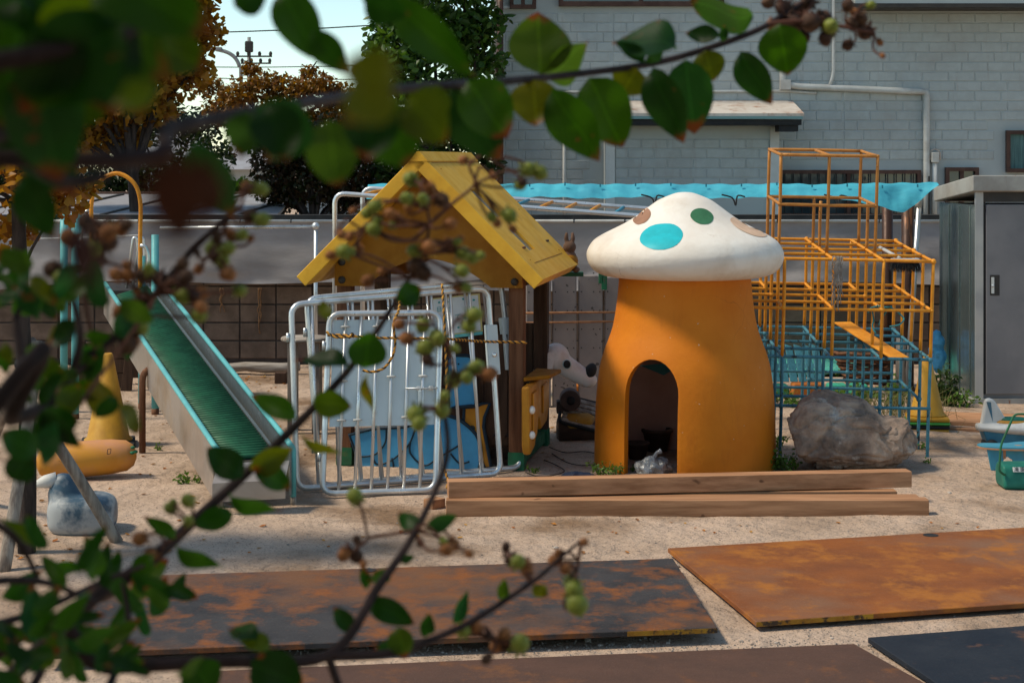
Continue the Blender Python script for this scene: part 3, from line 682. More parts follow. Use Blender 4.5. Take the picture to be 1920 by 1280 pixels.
def lf(u, v):
    a = ang0+R(28)+u*(2*math.pi-R(56)); r_ = None
    z = v*1.38; i = 0
    for p0, p1 in zip(sm[:-1], sm[1:]):
        if p0.z <= z <= p1.z: t_ = (z-p0.z)/max(1e-6, p1.z-p0.z); r_ = p0.x+(p1.x-p0.x)*t_
    r_ = (r_ or .5)-.068
    return Vector((r_*math.cos(a), r_*math.sin(a), z))
q.grid(lf, 96, 40)
keep = []
for f in q.f:
    c = sum((q.v[i] for i in f), Vector())/4; az = math.atan2(c.x, c.y); bad = False
    for az_ in (-62, 28):
        dd_ = (az-R(az_)+math.pi) % (2*math.pi)-math.pi
        if (abs(dd_)*.58/.26)**2+((c.z-.69)/.25)**2 < 1: bad = True
    if not bad: keep.append(f)
q.f = keep; q.m = [0]*len(keep)
q.build('inner_lining', m_in, ms, smooth=True, fix=False)
capp = [(.0, 2.012), (.07, 2.004), (.185, 1.958), (.25, 1.915), (.31, 1.870), (.38, 1.82), (.45, 1.778), (.53, 1.738), (.60, 1.703), (.665, 1.663), (.70, 1.625), (.725, 1.575), (.728, 1.53), (.712, 1.478), (.675, 1.432), (.62, 1.402), (.55, 1.388), (.47, 1.385), (.0, 1.385)]
cp = smoothline([Vector((r, 0, z)) for r, z in capp[:-1]], 4)
b = MB(); b.lathe([(max(0, p.x), p.z) for p in cp]+[(0, 1.385)], 96); cap = b.build('cap', m_white, ms, smooth=True)
def cap_hit(px, py):
    d = W(px, py, 1)-Vector((0, 0, H)); o = Vector((0, 0, H)); s_ = 11.5
    prev = None
    while s_ < 14.5:
        p = o+d*s_; r = math.hypot(p.x-MX, p.y-MY)
        zc = None
        for a, c in zip(cp[:50], cp[1:51]):
            if a.x <= r <= c.x: zc = a.z+(c.z-a.z)*(r-a.x)/max(1e-6, c.x-a.x); break
        if zc is not None and p.z <= zc: return p
        s_ += .004
    return None
for i, (cx, cy, rx, ry, rot, colr) in enumerate(((1241, 444, 41, 24, -8, (.02, .46, .52)), (1203.5, 406, 19, 13, -38, (.33, .17, .10)), (1316, 406.5, 22, 14.5, 12, (.045, .16, .075)), (1404, 426, 38, 12, 24, (.70, .47, .32)))):
    vs = []; cen = cap_hit(cx, cy)
    ring = []
    N_ = 28
    for rr in (0, .5, .8, 1):
        for j in range(N_ if rr else 1):
            a = 2*math.pi*j/N_; jr = 1+.05*noise.noise(Vector((math.cos(a)*1.5, math.sin(a)*1.5, i*3.3))); ex, ey = rx*rr*jr*math.cos(a), ry*rr*jr*math.sin(a); th = R(rot)
            p = cap_hit(cx+ex*math.cos(th)-ey*math.sin(th), cy+ex*math.sin(th)+ey*math.cos(th)) or cen
            nn = (p-Vector((MX, MY, 1.1))).normalized(); vs.append(p+nn*.004)
    fs = [(0, 1+j, 1+(j+1) % N_) for j in range(N_)]
    for k_ in range(2):
        for j in range(N_): fs.append((1+k_*N_+j, 1+(k_+1)*N_+j, 1+(k_+1)*N_+(j+1) % N_, 1+k_*N_+(j+1) % N_))
    q = MB(); q.add(vs, fs); tag(q.build('spot', M('spot_paint', colr, tuple(c*.85 for c in colr), 8, .55), cap, world=True, smooth=True), ['large cyan spot', 'brown spot', 'dark green spot', 'long peach spot'][i])
# things inside the doorway
m_pot = M('brown_pot', (.09, .05, .035), (.06, .035, .025), 8, .8)
for i, (px, py, r) in enumerate(((1195, 862, .085), (1232, 846, .11))):
    p = G(px, py); t = thing('flower_pot', ['small brown flower pot just inside the mushroom doorway', 'wide brown flower pot deeper inside the mushroom'][i], 'flower pot', p, group='pots inside the mushroom')
    b = MB(); b.lathe([(r*.7, 0), (r, r*1.4), (r*1.1, r*1.4), (r*1.1, r*1.6), (r*.92, r*1.6), (r*.85, r*1.2), (0, r*1.2)], 20); b.build('pot', m_pot, t, smooth=True)
m_bag = M('clear_plastic_bag', (.22, .23, .24), (.10, .105, .11), 12, .22, bump=.008, bscale=30, spec=.8)
p = G(1226, 890); t = thing('plastic_bag', 'crumpled grey plastic bag on the mushroom doorstep', 'bag', p)
b = MB(); b.ball((0, 0, .05), (.13, .09, .075), 40, 26)
for v in b.v:
    d = noise.noise(v*18)*.028+noise.noise(v*45)*.012; v += v.normalized()*d; v.z = max(v.z, 0)
b.build('film', m_bag, t)
b = MB(); b.tube([(0, 0, .12), (.02, -.01, .16), (.05, 0, .17)], [.02, .012, .02], 8); b.build('knot', m_bag, t)
m_tealp = M('teal_chip', (.05, .22, .25), (.04, .17, .2), 6, .6)
b = MB(); q0 = Vector((MX, MY, 0))
b.prism([q0+Vector((-.30, .36, .68)), q0+Vector((.05, .47, .70)), q0+Vector((-.12, .42, .60))], (0, .03, 0)); tag(b.build('teal_board_scrap', m_tealp), 'teal board scrap leaning high inside the mushroom', 'board')

# ================================================================== jungle gym
c_ = .372
rg = random.Random(5)
ex = Vector((1, -.026, -.018)).normalized(); ey = Vector((.026, 1, .0585)); ey = (ey-ex*ey.dot(ex)).normalized(); ez = ex.cross(ey)
org = G(1739, 857)
gm = thing('jungle_gym', 'jungle gym of orange pipes above and blue pipes below with a tall tower', 'jungle gym', mat=basis(ex, ey, ez, org))
PR = .0128
def gp(i, j, k): return Vector(((i-4)*c_, j*c_, k*c_ if k <= 4 else 4*c_+(k-4)*c_*1.03))
def gtube(a, b_, m, name, r=PR, ext=0):
    d = (b_-a).normalized()*ext; q = MB(); jj = Vector((rg.uniform(-.004, .004), rg.uniform(-.004, .004), rg.uniform(-.004, .004))); q.tube(smoothline([a-d, (a+b_)/2+jj, b_+d], 3), r, 8); return q.build(name, m, gm, smooth=True)
for i in range(5):
    for j in range(5):
        foot = gp(i, j, 0); foot.z -= .16
        if not (i == 3 and j in (1,)) :
            lo = foot
        else: lo = gp(i, j, 1)
        if (i, j) == (2, 1): lo = gp(i, j, .6)
        gtube(lo, gp(i, j, 2), m_gymb, 'post'); gtube(gp(i, j, 2), gp(i, j, 4), m_gymo, 'post', PR*1.03)
for k, mt in ((1, m_gymb), (2, m_gymb), (3, m_gymo), (4, m_gymo)):
    for j in range(5):
        if k == 1 and j in (1, 3): a, e_ = (0, 2) if j == 1 else (2, 4)
        else: a, e_ = 0, 4
        gtube(gp(a, j, k), gp(e_, j, k), mt, 'rail', PR*.95, .012)
    for i in range(5):
        if k == 4 or i == 4 and k != 1: gtube(gp(i, 0, k), gp(i, 4, k), mt, 'rail', PR*.95, .012)
        elif k == 3:
            for (a, e_) in (((0, 1), (3, 4)) if i % 2 else ((0, 2), (3, 4))): gtube(gp(i, a, k), gp(i, e_, k), mt, 'rail', PR*.95, .008)
        elif k == 2:
            for (a, e_) in (((0, 2),) if i % 2 else ((0, 1), (2, 4))): gtube(gp(i, a, k), gp(i, e_, k), mt, 'rail', PR*.95, .008)
        elif i in (0, 4): gtube(gp(i, 1 if i == 4 else 0, k), gp(i, 3, k), mt, 'rail', PR*.95, .008)
    for i in range(5):
        for j in range(5):
            if (i+j+k) % 2 == 0: q = MB(); q.ball(gp(i, j, k), PR*1.75, 8, 6); q.build('joint', mt, gm, smooth=True)
for i in (1, 2, 3):
    for j in (1, 2, 3):
        top = 6 if (i != 2 and j != 2) or (i, j) == (2, 1) else 5
        gtube(gp(i, j, 4), gp(i, j, top), m_gymt, 'tower_post')
for k in (5, 6):
    for a, e_ in (((1, 1), (3, 1)), ((1, 3), (3, 3)), ((1, 1), (1, 3)), ((3, 1), (3, 3))): gtube(gp(*a, k), gp(*e_, k), m_gymt, 'tower_rail', PR, .012)
gtube(gp(2, 1, 6), gp(2, 3, 6), m_gymt, 'tower_rail')
for j in (1, 2, 3): gtube(gp(1, j, 4)+Vector((0, 0, .001)), gp(3, j, 4)+Vector((0, 0, .001)), m_gymo, 'rail', PR*.9)
def gw(i, j, k): return WM[gm.name] @ gp(i, j, k)
# orange plank slide leaning inside the gym
a = gw(2.6, 2.4, 2.35); e_ = gw(3.45, .3, 1.95)
d = (e_-a); wv = Vector((.07, .015, 0)); q = MB(); q.prism([a-wv, a+wv, e_+wv, e_-wv], (0, 0, .014))
tag(q.build('orange_plank', m_gymo, bevel=.003), 'short orange plank wedged aslant across the blue gym pipes', 'plank')
# turquoise cord tied round a post
m_cord = M('turquoise_cord', (.04, .24, .26), (.03, .18, .2), 12, .6)
t = thing('tangled_string', 'tangled turquoise string knotted to the jungle gym pipes', 'string', gw(3, 0, 3))
for pts in ([(1628, 586), (1632, 578), (1647, 574), (1660, 576), (1672, 575)], [(1670, 576), (1682, 584), (1694, 596), (1693, 602), (1685, 609), (1668, 612)], [(1636, 584), (1638, 600), (1636, 612), (1642, 625)], [(1665, 580), (1652, 598), (1648, 610)], [(1645, 572), (1648, 580), (1652, 572)]):
    q = MB(); zz = (org+ey*0).y-.03; q.tube(smoothline([W(x, y, zz+.05*math.sin(i)) for i, (x, y) in enumerate(pts)], 6), .006, 6); q.build('strand', m_cord, t, smooth=True, world=True)
# mop of grey cords hung over the front top rail
t = thing('string_mop', 'faded grey string mop head hanging on the orange top rail', 'mop', gw(2.06, 0, 4))
for s in range(16):
    q = MB(); x = 2.06+rg.uniform(-.09, .09); l_ = rg.uniform(.18, .38)
    pts = [gw(x, .04, 3.98), gw(x, 0, 4.07), gw(x+rg.uniform(-.03, .03), -.06, 3.95)]
    for k in range(1, 6): pts.append(gw(x+rg.uniform(-.05, .05), -.06, 3.95)-Vector((0, 0, l_*k/5)))
    q.tube(smoothline(pts, 3), .0035, 5); q.build('strand', bpy.data.materials.get('mop_cord') or M('mop_cord', (.26, .23, .20), (.16, .14, .125), 20, .9), t, smooth=True, world=True)
# push broom lying on top
t = thing('push_broom', 'black-bristled broom with whitish handle lying on the jungle gym', 'broom', gw(3.6, .9, 4))
b = MB(); hA = W(1650, 464, org.y+.75); hB = W(1687, 484, org.y+.25); b.tube([hA, hB], .014, 8); b.build('handle', m_pipe, t, smooth=True, world=True)
b = MB(); A = W(1672, 487, org.y+.12); B = W(1722, 489, org.y+.16); b.box((A+B)/2, ((B-A).length, .05, .03)); b.build('head', m_pipe, t, world=True, bevel=.008)
b = MB()
for s in range(420):
    u = rg.random(); p = A+(B-A)*u+Vector((0, rg.uniform(-.022, .022), -.01)); l_ = rg.uniform(.05, .085); b.tube([p, p+Vector((rg.uniform(-.012, .012)+(u-.5)*.04, rg.uniform(-.03, .01), -l_))], [.0022, .0008], 3, False)
tag(b.build('bristles', m_black, t, world=True, fix=False), kind='stuff')

# ================================================================== overhead ladder
t = thing('overhead_ladder', 'silver overhead ladder with orange and blue rungs behind the playhouse', 'ladder', W(640, 700, 15.6)*Vector((1, 1, 0)) if False else (W(640, 700, 15.6).x, 15.6, 0))
fz, bz = 15.6, 16.25
fa, fb = W(632, 362, fz), W(1290, 412, fz-.15); ba, bb = W(684, 352, bz), W(1300, 398, bz-.15)
for a, e_, px in ((fa, fb, 0), (ba, bb, 0)):
    q = MB(); q.tube(bend([Vector((a.x-.02, a.y, 0)), a+Vector((-.02, 0, 0)), e_+Vector((.02, 0, 0)), Vector((e_.x+.02, e_.y, 0))], .1), .022, 10); q.build('rail', m_steel, t, smooth=True, world=True)
m_rb = M('rung_blue', (.05, .25, .36), None, rough=.5)
for i in range(13):
    u = .07+.072*i; p0 = fa+(fb-fa)*u; p1 = ba+(bb-ba)*u; q = MB(); q.tube([p0, p1], .015, 8); q.build('rung', m_rb if i % 4 == 2 else m_gymo, t, smooth=True, world=True)
# ================================================================== steel gates leaning on the playhouse
def gate(label, TL, TR, BR, BL, nb, r=.021, lean=.22, sheetpx=None, box=None, clamps=(), gap=None, barr=.0115, latch=False):
    """corners as picture spots; the feet stand on the ground, the top leans back on the playhouse"""
    bl, br = G(*BL), G(*BR)
    bl.z = br.z = .022
    tl, tr = W(*TL, bl.y+lean), W(*TR, br.y+lean)
    t = thing('steel_gate', label, 'gate', (bl+br)/2*1)
    rad = .085
    q = MB(); q.tube(rounded([bl, br, tr, tl], rad), r, 10, closed=True); q.build('frame', m_steel, t, smooth=True, world=True)
    nrm = (br-bl).cross(tl-bl).normalized()
    if nrm.y > 0: nrm = -nrm
    def at(u, v): return (bl+(br-bl)*u)*(1-v)+(tl+(tr-tl)*u)*v
    for i in range(nb):
        u = (i+1)/(nb+1)
        q = MB(); q.tube([at(u, .004), at(u, .996)], barr, 8); q.build('bar', m_steel, t, smooth=True, world=True)
    if sheetpx:
        u0, u1, v0, v1 = sheetpx; off = -nrm*.016
        q = MB(); q.prism([at(u0, v0)+off, at(u1, v0)+off, at(u1, v1)+off, at(u0, v1)+off], -nrm*.004); sh = q.build('sheet', m_galv, t, world=True)
        for (i, v) in clamps:
            c = at((i+1)/(nb+1), v); q = MB(); ax = (br-bl).normalized(); q.tube([c-ax*.028+nrm*.004, c-ax*.012+nrm*.014, c+ax*.012+nrm*.014, c+ax*.028+nrm*.004], .0075, 6); q.build('clamp', m_pipe, t, smooth=True, world=True)
    if box:
        v0, v1, w = box; ax = (br-bl).normalized(); c0, c1 = at(1, v0), at(1, v1); q = MB()
        up = (c1-c0).normalized(); Mx = Matrix((ax, -nrm, up)).transposed(); q.box((c0+c1)/2+ax*.0, (w, .055, (c1-c0).length), Mx); q.build('lock_box', m_galv, t, world=True, bevel=.006)
        q = MB(); cc = c0+(c1-c0)*.4+nrm*.03; q.lathe([(.018, 0), (.018, .006), (.01, .009), (0, .009)], 14, cc, M=Matrix((ax, up, nrm)).transposed()); q.build('lock', m_steel, t, world=True, smooth=True)
    if latch:
        ax = (br-bl).normalized(); up = (tl-bl).normalized()
        q = MB(); q.tube([at(.70, .57)+nrm*.02, at(.985, .57)+nrm*.02], .006, 8); q.build('bolt_rod', m_steel, t, smooth=True, world=True)
        for u in (.82, .93): q = MB(); q.box(at(u, .57)+nrm*.012, (.03, .02, .03)); q.build('keeper', m_steel, t, world=True, bevel=.004)
        q = MB(); q.box(at(.835, .50)+nrm*.014, (.022, .012, .14)); q.build('hasp', m_galv, t, world=True, bevel=.003)
    for v in (.2, .82):
        c = at(0, v)-(br-bl).normalized()*.03; q = MB(); q.tube([c-Vector((0, 0, .03)), c+Vector((0, 0, .03))], .012, 8); q.build('hinge_pin', m_steel, t, smooth=True, world=True)
    return t, at
gA, atA = gate('small silver bar gate with grey sheet, foremost of the leaning gates', (618, 588), (826, 586), (817, 924), (604, 931), 6, sheetpx=(.04, .985, .365, .965), clamps=((0, .925), (2, .925), (5, .96), (0, .62), (3, .64), (5, .64), (0, .40), (1, .40), (4, .41), (5, .41)), latch=True)
gB, atB = gate('wide silver bar gate with lock box, middle one of the leaning gates', (546, 571), (915, 540), (939, 893), (557, 922), 9, lean=.12, box=(.53, .80, .085))
gC, atC = gate('wide silver bar gate with lock box, pressed against the playhouse posts', (575, 560), (939, 526), (978, 881), (600, 917), 9, lean=.10, box=(.52, .80, .085), barr=.009)
# cable-laid yellow and black rope
m_ry = M('rope_yellow', (.55, .27, .045), (.42, .19, .03), 40, .8); m_rk = M('rope_black', (.03, .026, .022), None, rough=.85)
def rope(label, lines, rr=.0055):
    t = thing('tiger_rope', label, 'rope', lines[0][0])
    for ln in lines:
        pts = smoothline(ln, 8); L_ = [0]
        for a, c in zip(pts[:-1], pts[1:]): L_.append(L_[-1]+(c-a).length)
        n = max(8, int(L_[-1]/.007)); fine = []
        for k in range(n+1):
            s = L_[-1]*k/n; i = 0
            while i < len(L_)-2 and L_[i+1] < s: i += 1
            u = (s-L_[i])/max(1e-6, L_[i+1]-L_[i]); fine.append((pts[i].lerp(pts[i+1], u), s))
        for ph_, mt in ((0, m_ry), (math.pi, m_rk), (math.pi/2, m_ry)):
            path = []
            for k, (p, s) in enumerate(fine):
                d = (fine[min(k+1, n)][0]-fine[max(k-1, 0)][0]).normalized(); x, y, _ = frame(d); a = s/.05*2*math.pi+ph_
                path.append(p+(x*math.cos(a)+y*math.sin(a))*rr*.8)
            q = MB(); q.tube(path, rr, 5); q.build('strand', mt, t, smooth=True, world=True)
    return t
zr = 11.82
rope('yellow and black rope tied level round the leaning gates', [[W(612, 622, zr), W(630, 632, zr-.02), W(662, 630, zr-.03), W(640, 628, zr), W(614, 628, zr)], [W(662, 630, zr-.03), W(700, 633, zr-.03), W(760, 634, zr-.03), W(832, 635, zr), W(900, 640, 12.3), W(950, 641, 12.5), W(988, 642, 12.55)], [W(655, 634, zr-.03), W(660, 625, zr-.04), W(664, 632, zr-.03)]])
rope('yellow and black rope hanging in a loop over the small gate', [[W(749, 552, 12.1), W(748, 580, zr+.1), W(738, 606, zr-.02), W(741, 640, zr-.03), W(737, 665, zr-.04), W(722, 688, zr-.04), W(700, 697, zr-.04), W(680, 694, zr-.02)]])
rope('yellow and black rope hanging straight down past the lettered sign', [[W(829, 533, 12.12), W(832, 580, 12.0), W(835, 640, 11.95), W(838, 720, 11.9), W(836, 760, 11.9)], [W(833, 880, 11.8), W(840, 900, 11.7), W(838, 915, 11.65)]])
# white lettered sign behind the gates
sz = 12.72
s00, s10, s11, s01 = W(813, 632, sz), W(905, 621, sz-.03), W(899, 550, sz+.02), W(806, 560, sz+.05)
sg = thing('lettered_sign', 'white sign with teal lettering and yellow border behind the gates', 'sign', (s00+s10)/2)
nrm = (s10-s00).cross(s01-s00).normalized(); nrm = nrm if nrm.y < 0 else -nrm
q = MB(); q.prism([s00, s10, s11, s01], -nrm*.012); q.build('board', M('sign_yellow', (.55, .45, .18), None, rough=.5), sg, world=True)
def inset(k): c = (s00+s10+s11+s01)/4; return [c+(p-c)*k for p in (s00, s10, s11, s01)]
q = MB(); q.prism([p+nrm*.003 for p in inset(.93)], -nrm*.002); q.build('face', M('sign_white', (.62, .63, .62), (.55, .55, .55), 6, .4), sg, world=True)
q = MB(); e_ = (s10-s00).normalized(); q.box((s00+s10)/2-Vector((0, 0, .012))+nrm*.004, ((s10-s00).length, .02, .022), Matrix((e_, -nrm, (nrm.cross(-e_)).normalized())).transposed()); q.build('bottom_edge', m_teal, sg, world=True)
m_tx = M('teal_letters', (.02, .25, .25), None, rough=.5)
ux = (s10-s00).normalized(); uz = nrm.cross(ux).normalized()
if uz.z < 0: uz = -uz
def on(px, py): p = W(px, py, sz-.002); d = (s00-p).dot(nrm); return p+nrm*(d+.0045)
for txt, px, py, sz_ in (('日', 822.5, 580, .042), ('は', 840, 580, .046), ('し', 838, 597, .05), ('て', 859, 595, .055), ('ね', 876, 594, .055)):
    textmesh(txt, sz_, m_tx, 'lettering', sg, basis(ux, uz, nrm, on(px, py)), .0006)
for px, py in ((838, 565), (868, 560), (888, 562), (888, 576), (860, 614), (843, 617), (880, 612), (822, 566)):
    q = MB(); c = on(px, py); q.prism([c+ux*.01*math.cos(a)+uz*.008*math.sin(a) for a in (0, 1.3, 2.5, 3.7, 5)], nrm*.0008); q.build('printed_leaf', m_tx, sg, world=True)

# ================================================================== roller slide
sl = thing('roller_slide', 'children\'s roller slide with green rollers and teal rails', 'slide', G(480, 948))
Lb, Rb = Vector((G(414, 950).x, gz(950), .40)), Vector((G(549, 945).x, gz(945), .40))
Lb = W(402, 838, gz(950)); Rb = W(541, 831, gz(945)); 
Lt = W(197, 533, 15.55); Rt = W(283, 507, 15.95)
def sp_(u, v, dz=0): return (Lb+(Rb-Lb)*u)*(1-v)+(Lt+(Rt-Lt)*u)*v+Vector((0, 0, dz))
m_side = M('slide_side_steel', (.50, .44, .39), (.42, .36, .32), 3, .38, .75, dirt=(.33, .27, .22), dscale=2, bump=.0008, bscale=12)
m_wallr = M('slide_wall_steel', (.24, .27, .28), (.16, .19, .20), 3, .3, .6)
dn = (sp_(0, 1)-sp_(0, 0)).normalized(); rt = (Rb-Lb).normalized(); up_ = rt.cross(dn).normalized()
if up_.z < 0: up_ = -up_
for u, nm in ((0, 'side_panel'), (1, 'side_panel')):
    sx = rt*(.012 if u else -.012)
    q = MB(); a, c = sp_(u, -.006), sp_(u, 1.0)
    q.prism([a, c, c-Vector((0, 0, .26)), a-Vector((0, 0, .33))], sx); q.build(nm, m_wallr if u else m_side, sl, world=True)
    q = MB(); q.tube([c+Vector((0, 0, .01)), a+Vector((0, 0, .008)), a+dn*-.05+Vector((0, 0, -.012))+sx*1.5, Vector((a.x, a.y-.07, .20)), Vector((a.x, a.y-.07, .06))], .02, 8); pts = q
    q = MB(); foot = G(414, 950) if not u else G(550, 945)
    q.tube(bend([c+Vector((0, 0, .008)), a+Vector((0, 0, .008)), Vector((foot.x, foot.y, a.z-.03)), Vector((foot.x, foot.y, .045))], .05), .019, 8); ro = q.build('teal_rail', m_teal, sl, smooth=True, world=True)
    q = MB(); q.tube([Vector((foot.x, foot.y, .05)), Vector((foot.x, foot.y, -.03))], .0195, 8); q.build('rail_foot', m_grey, ro, smooth=True, world=True)
for u in (.0, .87):
    q = MB(); a, c = sp_(u+.015, 0.01, -.1), sp_(u+.13, .99, -.1); w0 = sp_(u+.125, .01, -.1) if u else sp_(u+.03, .01, -.1)
    q.prism([sp_(u+.012, .005, -.105), sp_(u+(.055 if u else .05), .005, -.105), sp_(u+(.055 if u else .05), .995, -.105), sp_(u+.012, .995, -.105)], (0, 0, .008)); q.build('side_strip', m_wallr, sl, world=True)
nr = 92
for i in range(nr):
    v = .03+.95*i/(nr-1); q = MB(); q.tube([sp_(.055, v, -.115), sp_(.87, v, -.115)], .0195, 7); q.build('roller', m_green, sl, smooth=True, world=True)
q = MB(); q.prism([sp_(.01, .0, -.135), sp_(.99, .0, -.135), sp_(.99, 1, -.15), sp_(.01, 1, -.15)], (0, 0, -.02)); q.build('bed_plate', m_dark, sl, world=True)
q = MB(); a, c = sp_(.02, -.012, -.10), sp_(.98, -.012, -.10); q.prism([a, c, c+Vector((0, -.20, -.09)), a+Vector((0, -.20, -.09))], (0, 0, .01)); q.prism([a+Vector((0, -.205, -.08)), c+Vector((0, -.205, -.08)), c+Vector((0, -.205, -.20)), a+Vector((0, -.205, -.20))], (0, .01, 0)); q.build('end_plate', m_side, sl, world=True)
# underside legs
for px, py, top in ((267, 848, 700), (293, 770, 620)):
    g0 = G(px, py); q = MB(); q.tube(bend([g0, W(px, top, g0.y), W(px+22, top-14, g0.y+.1)], .06), .026, 8); q.build('support_leg', m_post if px == 267 else m_teal, sl, smooth=True, world=True)
# platform at the top with its posts and hoop
for px, pt, pb, y_ in ((120, 398, 772, 0), (141, 400, 785, 0), (291, 440, 775, 0), (266, 480, 765, 0)):
    g0 = G(px, pb); q = MB(); q.tube([Vector((g0.x, g0.y, .04)), W(px, pt, g0.y)], .033, 10); po = q.build('platform_post', m_teal, sl, smooth=True, world=True)
    q = MB(); q.tube([Vector((g0.x, g0.y, -.03)), Vector((g0.x, g0.y, .045))], .034, 10); q.build('post_foot', m_post, po, smooth=True, world=True)
for px in (118, 144):
    q = MB(); z_ = 15.9; q.prism([W(px-7, 440, z_), W(px+7, 440, z_), W(px+8, 405, z_), W(px+3, 392, z_), W(px-5, 398, z_)], (0, .05, 0)); q.build('ladder_cheek', m_teal, sl, world=True, bevel=.012)
q = MB(); pz_ = 15.95; q.prism([W(112, 545, pz_), W(292, 545, pz_), W(292, 545, pz_)+Vector((.1, 1.1, 0)), W(112, 545, pz_)+Vector((.1, 1.1, 0))], (0, 0, -.05)); q.build('platform', m_dark, sl, world=True)
z_ = 15.8
q = MB(); q.tube(smoothline([W(172, 545, z_), W(172, 440, z_), W(172, 378, z_), W(185, 342, z_), W(218, 325, z_), W(250, 342, z_), (W(263, 378, z_)), W(263, 440, z_), W(263, 545, z_)], 5), .019, 8); q.build('yellow_hoop', m_gymo, sl, smooth=True, world=True)
for dx in (0, 12):
    q = MB(); z_ = 16.3; q.tube(bend([W(236+dx, 545, z_), W(250+dx, 446, z_), W(256+dx, 446, z_), W(259+dx, 470, z_), W(259+dx, 545, z_)], .03), .014, 8); q.build('hand_rail', m_steel, sl, smooth=True, world=True)
q = MB(); z_ = 15.7; q.tube(bend([W(263, 460, z_), W(273, 462, z_), W(279, 480, z_), W(276, 520, z_)], .05), .017, 8); q.build('hand_rail', m_steel, sl, smooth=True, world=True)
q = MB(); z_ = 16.4; q.tube(bend([W(152, 500, z_), W(152, 402, z_), W(170, 392, z_)], .08), .016, 8); q.build('hand_rail', m_steel, sl, smooth=True, world=True)
# ================================================================== timber beams
BEAM = .105
def beam(label, A, B, w=.105, h=.105, z0=0.0):
    A, B = Vector(A), Vector(B); d = (B-A).normalized(); n = Vector((-d.y, d.x, 0)).normalized()
    q = MB(); q.prism([A, B, B+n*w, A+n*w], Vector((0, 0, h)))
    q.v = [v-Vector((0, 0, .006 if z0 == 0 else 0)) for v in q.v]; o = q.build('timber_beam', m_beam, bevel=.005); return tag(o, label, 'beam', 'timber beams before the mushroom')
z_ = gz(967)
beam('long square timber beam lying foremost on the sand', (W(836, 0, z_).x, z_, .0), (W(1743, 0, z_).x, z_+.01, .0))
beam('flat timber plank lying just behind the foremost beam', (W(842, 0, z_+.16).x, z_+.125, .0), (W(1725, 0, z_+.16).x, z_+.14, .0), .13, .095)
beam('shorter timber beam lying underneath the topmost beam', (W(850, 0, z_+.35).x, z_+.30, .0), (W(1681, 0, z_+.35).x, z_+.33, .0), .11, .10)
beam('long timber beam lying aslant on top of the others', (W(841, 0, 11.2).x, 11.2, .106), (W(1710, 0, 11.57).x, 11.57, .106), .115, .105)
beam('short timber bearer under the beam ends beside the gates', (W(812, 0, 11.42).x, 11.36, .0), (W(836, 0, 11.5).x, 11.44, .0), .09, .06)
# ================================================================== steel road plates
def rustmat(name, base, base2, rust, rlo, rhi, pale=None, dirt=None):
    return M(name, base, base2, 3, .66, .0, bump=.0025, bscale=70, bump2=.012, b2scale=3, lo=.35, hi=.65, stretch=(1, 1, 1), wear=rust, wscale=4.5, wlo=rlo, whi=rhi, wstretch=(1, .8, 1), speck=pale, spscale=150, splo=.68, sphi=.76, detail=9, dirt=dirt, dscale=1.1, dlo=.5, dhi=.68)
m_pA = rustmat('blue_black_plate', (.028, .025, .025), (.05, .046, .047), (.20, .066, .016), .48, .64, (.16, .13, .11), (.15, .066, .03))
m_pB = rustmat('rusty_plate', (.26, .08, .016), (.17, .055, .018), (.33, .115, .018), .50, .64, (.30, .17, .10), (.20, .095, .05))
m_pC = rustmat('brown_plate', (.10, .05, .032), (.075, .04, .028), (.16, .065, .025), .54, .66, (.17, .11, .08))
m_pD = rustmat('black_plate', (.011, .014, .021), (.02, .024, .032), (.09, .045, .03), .60, .68, (.05, .05, .055))
m_edge = M('yellow_edge', (.42, .22, .02), (.30, .13, .015), 9, .6, wear=(.05, .03, .02), wscale=14, wlo=.5, whi=.58)
def plate(label, tl, tr, br, bl, mt, h, th=.026, edge=None, hole=None):
    pts = [Vector((p.x, p.y, 0)) for p in (bl, br, tr, tl)]
    q = MB(); q.prism([p+Vector((0, 0, h-th)) for p in pts], (0, 0, th)); t = thing('steel_plate', label, 'steel plate', sum(pts, Vector())/4, group='steel road plates')
    q.build('slab', mt, t, world=True, bevel=.003, seg=1)
    if edge:
        a, c = edge; p0, p1 = pts[0].lerp(pts[1], a), pts[0].lerp(pts[1], c); n = (p1-p0).normalized(); o = Vector((n.y, -n.x, 0))*.002
        q = MB(); q.prism([p0+o+Vector((0, 0, h-th+.002)), p1+o+Vector((0, 0, h-th+.002)), p1+o+Vector((0, 0, h-.002)), p0+o+Vector((0, 0, h-.002))], -o*.9); q.build('painted_edge', m_edge, t, world=True)
    if hole:
        q = MB(); c = hole; q.lathe([(.045, 0), (.045, .0015), (0, .0015)], 20, (c.x, c.y, h+.001)); q.build('lifting_hole', m_black, t, world=True)
    return t
hA = .075
pA_r0, pA_r1 = G(1262, 1046, hA), G(1345, 1176, hA)
dA = (G(330, 1075, hA)-pA_r0).normalized(); dA2 = (G(160, 1224, hA)-pA_r1).normalized(); dA = ((dA+dA2)/2).normalized()
plate('blue-black steel plate with rust bloom, raised off the sand', pA_r0+dA*3.05, pA_r0, pA_r1, pA_r1+dA*3.05, m_pA, hA, edge=(.86, 1.0), hole=G(690, 1069, hA))
hB = .045
pB0, pB1 = G(1252, 1027, hB), G(1418, 1165, hB)
dB = ((G(1920, 990, hB)-pB0).normalized()+(G(1920, 1128, hB)-pB1).normalized()).normalized()
plate('bright rusty orange steel plate with yellow painted edge', pB0, pB0+dB*3.05, pB1+dB*3.05, pB1, m_pB, hB, edge=(.0, .20), hole=G(1745, 1003, hB))
hC = .012
pC0, pC1 = G(1602, 1206, hC), G(1760, 1300, hC)
